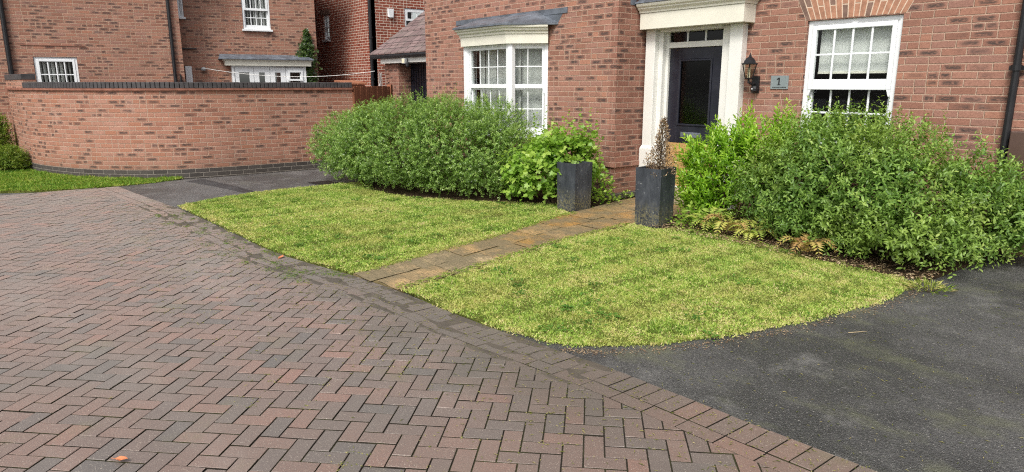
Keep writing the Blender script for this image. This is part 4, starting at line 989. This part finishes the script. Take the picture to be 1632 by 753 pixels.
# ferns
def fern(x, y, z, n, L, label, tone, squash=1, az0=0, spread=6.28):
    t = thing('fern', label, 'fern', (x, y, 0), 'ferns at the foot of the right-hand shrubs')
    for i in range(n):
        a = az0+spread*(i+.5*random.random())/n; l = L*random.uniform(.75, 1.15); up = random.uniform(.75, 1.25); pts = []
        for s in np.linspace(0, 1, 12):
            pts.append((x+math.cos(a)*l*s*.8, y+math.sin(a)*l*s*.8, z+l*up*(1.75*s-1.6*s*s)))
        P = np.array(pts); packs = []; d = nrmz(np.gradient(P, axis=0)); ft = tone+rng.normal()*.1
        for sgn in (1, -1):
            Q = P[1:]; dd = d[1:]; side = nrmz(np.cross(dd, np.array([[0, 0, 1.]])))*sgn; k_n = len(Q)
            sc = l*.25*np.sin(np.linspace(.3, .96, k_n)*math.pi)**.8+.012
            packs.append(place(KITE, Q, side*.9+dd*.5+np.array([0, 0, -.12]), np.cross(dd, side)*sgn+np.array([0, 0, .3]), sc, sc*.2+.005, np.clip(ft+rng.normal(size=k_n)*.1, 0, 1)))
        fo = leaf_object('frond', packs, MAT['fern'], t); m = MB(); m.tube(pts, .003, 4, .001); m.build('stalk', MAT['bark'], fo, uv=False)
    return t
fern(-4.4, 6.24, .02, 9, .36, 'yellow-green fern beside the right-hand planter', .12)
fern(-4.12, 6.24, .03, 8, .36, 'reddish-brown fern between the two paler ferns', .66)
fern(-3.85, 6.22, .02, 9, .36, 'yellowing fern under the left side of the spreading shrub', .22)
fern(-3.15, 6.05, .02, 7, .36, 'rusty fern under the middle of the spreading shrub', .62)
# low ivy / weeds by planters
def tuft(name, label, cat, x, y, r, n, mat, leaf=.045, tpl=LOBED, h=.14, group=None, wid=1.):
    t = thing(name, label, cat, (x, y, 0), group); q = rng.normal(size=(n, 2))*r*.5
    P = np.stack([x+q[:, 0], y+q[:, 1], .02+h*rng.random(n)*np.exp(-(q**2).sum(1)/(r*r))], 1)
    D = nrmz(np.stack([q[:, 0], q[:, 1], np.full(n, r*.4)], 1)+rng.normal(size=(n, 3))*r*.3)
    leaf_object('leaves', [place(tpl, P, D, nrmz(np.array([0, 0, 1.])+rng.normal(size=(n, 3))*.4), leaf*rng.uniform(.6, 1.2, n), wid*leaf*rng.uniform(.6, 1, n), rng.random(n))], mat, t); 
    m = MB()
    for i in range(6): m.tube([(x, y, 0), (x+q[i, 0]*.7, y+q[i, 1]*.7, .02+h*.5)], .003, 4, .0015)
    m.build('stem', MAT['bark'], t, uv=False); return t
tuft('ground_ivy', 'low ivy clump at the foot of the right-hand planter', 'ivy', -4.62, 6.33, .26, 240, MAT['vine'], .05, h=.28)
tuft('ground_ivy', 'trailing green plant on the brick corner right of the empty planter', 'ivy', -6.42, 6.62, .24, 300, MAT['vine'], .05, h=.5)
tuft('weed', 'small green weed growing at the base of the return wall', 'weed', -6.52, 7.25, .11, 60, MAT['vine'], .035, KITE, .10)
tuft('weed', 'small weed where the lawn corner meets the dark drive', 'weed', -1.98, 5.75, .12, 170, MAT['grass'], .07, KITE, .06, wid=.13)
# white plant label / wire support behind planter
wsu = thing('plant_support', 'white wire plant support behind the right-hand planter', 'plant support', (-4.78, 6.75, 0))
m = MB(); m.tube([(-4.80, 6.72, 0), (-4.80, 6.72, .45)], .006, 6)
for z in (.34, .42): m.tube([(-4.92, 6.70, z), (-4.80, 6.715, z+.02), (-4.68, 6.73, z-.01)], .006, 6)
m.build('wire', MAT['rope'], wsu)

# ================================================================== GRASS
def lawn(name, poly, dens, mat, hmin, hmax, wd, label, bald=None, dry=0.):
    P = np.array(poly); lo, hi = P.min(0)-.06, P.max(0)+.06; n = int((hi[0]-lo[0])*(hi[1]-lo[1])*dens)
    x = rng.uniform(lo[0], hi[0], n); y = rng.uniform(lo[1], hi[1], n)
    jx = .012*np.sin(x*9+y*7)+.016*rng.normal(size=n); jy = .010*np.sin(y*8-x*11)+.016*rng.normal(size=n)
    keep = inpoly(x+jx, y+jy, poly); x, y = x[keep], y[keep]; n = len(x)
    q = np.stack([x, y, x*0], 1); cl = wavy(q, 6.3, 3)+wavy(q, 15, 5)*.8; big = wavy(q, 1.1, 2)
    keep = rng.random(n) < np.clip(.72+.35*cl, .25, 1); x, y, cl, big = x[keep], y[keep], cl[keep], big[keep]; n = len(x)
    hs_ = lambda c: np.modf(np.abs(np.sin(np.floor(x/c+.37*np.floor(y/c))*12.9898+np.floor(y/c)*78.233)*43758.5453))[0]
    g1, g2 = hs_(.028), hs_(.06); cell = .6*g1+.4*g2-.5
    h = rng.uniform(hmin, hmax, n)*(1+.28*cl)*(1+.9*cell); lean = rng.normal(size=(n, 2))*.95
    D = nrmz(np.stack([lean[:, 0], lean[:, 1], np.ones(n)], 1)); az = rng.random(n)*6.283
    N = np.stack([np.cos(az), np.sin(az), np.zeros(n)+.2], 1)
    P2 = np.roll(P, -1, axis=0); dmin = np.full(n, 9.)
    for a_, b_ in zip(P, P2):
        ab = b_-a_; t_ = np.clip(((x-a_[0])*ab[0]+(y-a_[1])*ab[1])/(ab@ab), 0, 1); dmin = np.minimum(dmin, np.hypot(x-a_[0]-t_*ab[0], y-a_[1]-t_*ab[1]))
    edge = np.exp(-(dmin/.13)**2)
    mid = wavy(q[keep] if len(q) != n else q, 2.9, 9); sp_ = wavy(q[keep] if len(q) != n else q, 4.6, 21)
    h = h*np.where(sp_ > .5, 1.35, 1.); h = h*np.where(mid < -.5, .6, 1.)
    dry = dry+.30*edge*np.clip(.6+mid, 0, 1.2)-.22*(sp_ > .5)+.16*(mid < -.45)
    r = np.clip(.46+.20*rng.normal(size=n)+.16*cl+.16*big+.55*cell+dry, 0, 1)
    s = rng.random(n) < .07; r[s] = rng.uniform(.85, 1, s.sum())
    o = leaf_object(name, [place(BLADE, np.stack([x, y, np.full(n, .008)], 1), D, N, h, wd*rng.uniform(.7, 1.3, n), r)], mat)
    tag(o, label, 'grass', kind='stuff'); return o
lawn('lawn_grass', LAWN_L, 13000, MAT['grass'], .012, .026, .0085, 'mown yellow-green lawn left of the slab path')
lawn('lawn_grass', LAWN_R, 19000, MAT['grass'], .011, .023, .0075, 'mown yellow-green lawn right of the slab path', dry=.06)
lawn('lawn_grass', LAWN_S, 5200, MAT['grass_green'], .02, .045, .01, 'green grass strip along the curved garden wall')

def weeds(polys, n):
    px_, ds, ns, ln, rn = [], [], [], [], []
    for poly in polys:
        P = np.array(poly); lo, hi = P.min(0), P.max(0); c = rng.uniform(lo+.15, hi-.15, (n*2, 2)); c = c[inpoly(c[:, 0], c[:, 1], poly)][:n]
        for q in c:
            k = rng.integers(14, 46); o = rng.normal(size=(k, 2))*rng.uniform(.02, .06); az = np.arctan2(o[:, 1], o[:, 0])+rng.normal(size=k)*.5
            px_.append(np.stack([q[0]+o[:, 0], q[1]+o[:, 1], np.full(k, .020)+rng.random(k)*.012], 1)); ds.append(np.stack([np.cos(az), np.sin(az), np.full(k, .25)], 1))
            ln.append(rng.uniform(.012, .03, k)); rn.append(np.full(k, rng.random()*.6)+rng.random(k)*.3)
    P, D, L, Rn = map(np.concatenate, (px_, ds, ln, rn))
    o = leaf_object('lawn_weeds', [place(OVAL, P, D, np.tile([[0, 0, 1.]], (len(P), 1))+rng.normal(size=P.shape)*.25, L, L*.9, Rn)], MAT['vine_dark'])
    tag(o, 'small clover and broad-leaved weeds scattered through both lawns', 'weeds', kind='stuff')
weeds((LAWN_L, LAWN_R), 42)
# grass clippings and litter
def litter(name, label, poly_fn, n, mat, lmin, lmax, wd, z=.004):
    x, y = poly_fn(n); k = len(x); az = rng.random(k)*6.283
    D = np.stack([np.cos(az), np.sin(az), rng.normal(size=k)*.06], 1)
    o = leaf_object(name, [place(KITE, np.stack([x, y, np.full(k, z)], 1), D, np.tile([[0, 0, 1.]], (k, 1)), rng.uniform(lmin, lmax, k), np.full(k, wd)*rng.uniform(.6, 1.4, k), rng.random(k))], mat)
    tag(o, label, 'litter', kind='stuff'); return o
def near_edge(n):
    x = rng.uniform(-10.5, .5, n); y = Eg(x)-np.abs(rng.normal(size=n))*.55-.01; return x, y
litter('grass_clippings', 'loose grass clippings on the block paving', near_edge, 3200, MAT['straw'], .012, .035, .0035, .006)
def clumps(n):
    cx = rng.uniform(-9.6, -5.2, 46); cy = Eg(cx)-rng.uniform(.02, .42, 46); i = rng.integers(0, 46, n); sg = rng.uniform(.012, .05, 46)[i]
    return cx[i]+rng.normal(size=n)*sg*1.6, cy[i]+rng.normal(size=n)*sg
litter('grass_clippings', 'dark green clumps of cut grass on the paving beside the left lawn', clumps, 1500, MAT['grass_green'], .012, .03, .004, .008)
def on_drive(n):
    x = rng.uniform(-2.9, .6, n); y = rng.uniform(2.7, 6.5, n); m_ = ~inpoly(x, y, LAWN_R) & (y > Eg(x)+.02); return x[m_], y[m_]
litter('grass_clippings', 'loose grass clippings on the dark drive', on_drive, 1500, MAT['straw'], .01, .03, .003, .002)
def path_edge(n):
    y = rng.uniform(2.5, 5.9, n); s_ = rng.random(n) < .5; d_ = np.abs(rng.normal(size=n))*.045
    return np.where(s_, np.interp(y, PL[:, 1], PL[:, 0])+d_, np.interp(y, PR[:, 1], PR[:, 0])-d_), y
litter('grass_clippings', 'grass creeping over both edges of the slab path', path_edge, 2600, MAT['grass'], .02, .045, .006, .02)
def moss(n):
    x = rng.uniform(-8, 0, n); y = rng.uniform(.6, 2.4, n); q = np.stack([x, y, x*0], 1); m_ = wavy(q, 3.1, 4) > .2; x, y = x[m_], y[m_]
    a, b = (x+y)*.70711, (y-x)*.70711; sel = rng.random(len(x)) < .5       # snap to the joints, which run at 45 degrees
    a = np.where(sel, np.round(a/U)*U, a); b = np.where(sel, b, np.round(b/U)*U)
    keep = rng.random(len(x)) < np.clip(wavy(np.stack([a, b, a*0], 1), 9, 2)+.2, 0, 1); a, b = a[keep], b[keep]
    a = a+rng.normal(size=len(a))*.006; b = b+rng.normal(size=len(a))*.006
    return (a-b)*.70711, (a+b)*.70711
litter('joint_moss', 'small bits of moss in the paving joints', moss, 16000, MAT['straw'], .006, .018, .006, .002)
def edge_grit(n):
    Q = np.array([(-2.91,2.70),(-2.74,2.86),(-2.53,3.2),(-2.36,3.62),(-2.22,4.13),(-2.10,4.74),(-2.04,5.4),(-2.08,5.9)]); t = rng.random(n)*(len(Q)-1.001); i = t.astype(int); f = (t-i)[:, None]
    p = Q[i]*(1-f)+Q[i+1]*f; return p[:, 0]+np.abs(rng.normal(size=n))*.05-.01, p[:, 1]-np.abs(rng.normal(size=n))*.03
litter('edge_debris', 'dry clippings and debris along the drive edge of the right lawn', edge_grit, 900, MAT['dead'], .006, .022, .006, .004)
def bedlitter(n):
    x = rng.uniform(-5, -2.1, n); y = rng.uniform(5.95, 6.5, n); return x, y
litter('leaf_litter', 'dry brown leaf litter along the bed under the right shrub', bedlitter, 1500, MAT['dead'], .02, .05, .018, .03)

def fallen(x, y, z, s, a, label):
    c, si = math.cos(a), math.sin(a); pts = [(0,0,.004),(.25,.2,.012),(.6,.24,.010),(1,0,.018),(.6,-.22,.012),(.25,-.2,.014),(.5,0,.004)]
    m = MB(); m.add([(x+s*(px_*c-py_*si), y+s*(px_*si+py_*c), z+pz) for px_, py_, pz in pts], OVAL[1]); m.tube([(x-s*.25*c, y-s*.25*si, z+.004), (x, y, z+.004)], .0015, 4, .001)
    o = m.build('fallen_leaf', MAT['dryleaf']); tag(o, label, 'leaf'); o.modifiers.new('solid', 'SOLIDIFY').thickness = .0008
fallen(-3.17, .30, .004, .075, .6, 'orange fallen leaf lying on the block paving near the lower left')
fallen(-6.17, 2.10, .006, .09, 2.3, 'tan fallen leaf at the kerb edge of the left lawn')
def twig(x, y, l, a, label):
    m = MB(); m.tube([(x, y, .006), (x+l*.5*math.cos(a)+.01, y+l*.5*math.sin(a), .010), (x+l*math.cos(a), y+l*math.sin(a), .006)], .0028, 5, .0015)
    tag(m.build('twig', MAT['straw_stalk'], uv=False), label, 'twig')
twig(-1.93, 4.35, .14, 1.1, 'pale dry stalk lying on the dark drive')
# drain cover in the left drive
dcv = thing('drain_cover', 'dark square drain cover set in the drive beside the hedge', 'drain cover', (-10.75, 4.45, 0))
m = MB((-10.9, 4.3, R(5))); frame_rect(m, 0, .34, 0, .34, .03, .03, .03, .03, 0, .1); m = MB((-10.9, 4.3, R(5)))
m.box(0, .36, 0, .03, -.002, .008); m.box(0, .36, .33, .36, -.002, .008); m.box(0, .03, .03, .33, -.002, .008); m.box(.33, .36, .03, .33, -.002, .008); m.build('cover_frame', MAT['black_plastic'], dcv)
m = MB((-10.9, 4.3, R(5))); m.box(.034, .326, .034, .326, -.002, .005)
for i in range(5): m.box(.05, .31, .055+i*.055, .075+i*.055, .0052, .008)
m.build('cover_plate', MAT['black_plastic'], dcv)
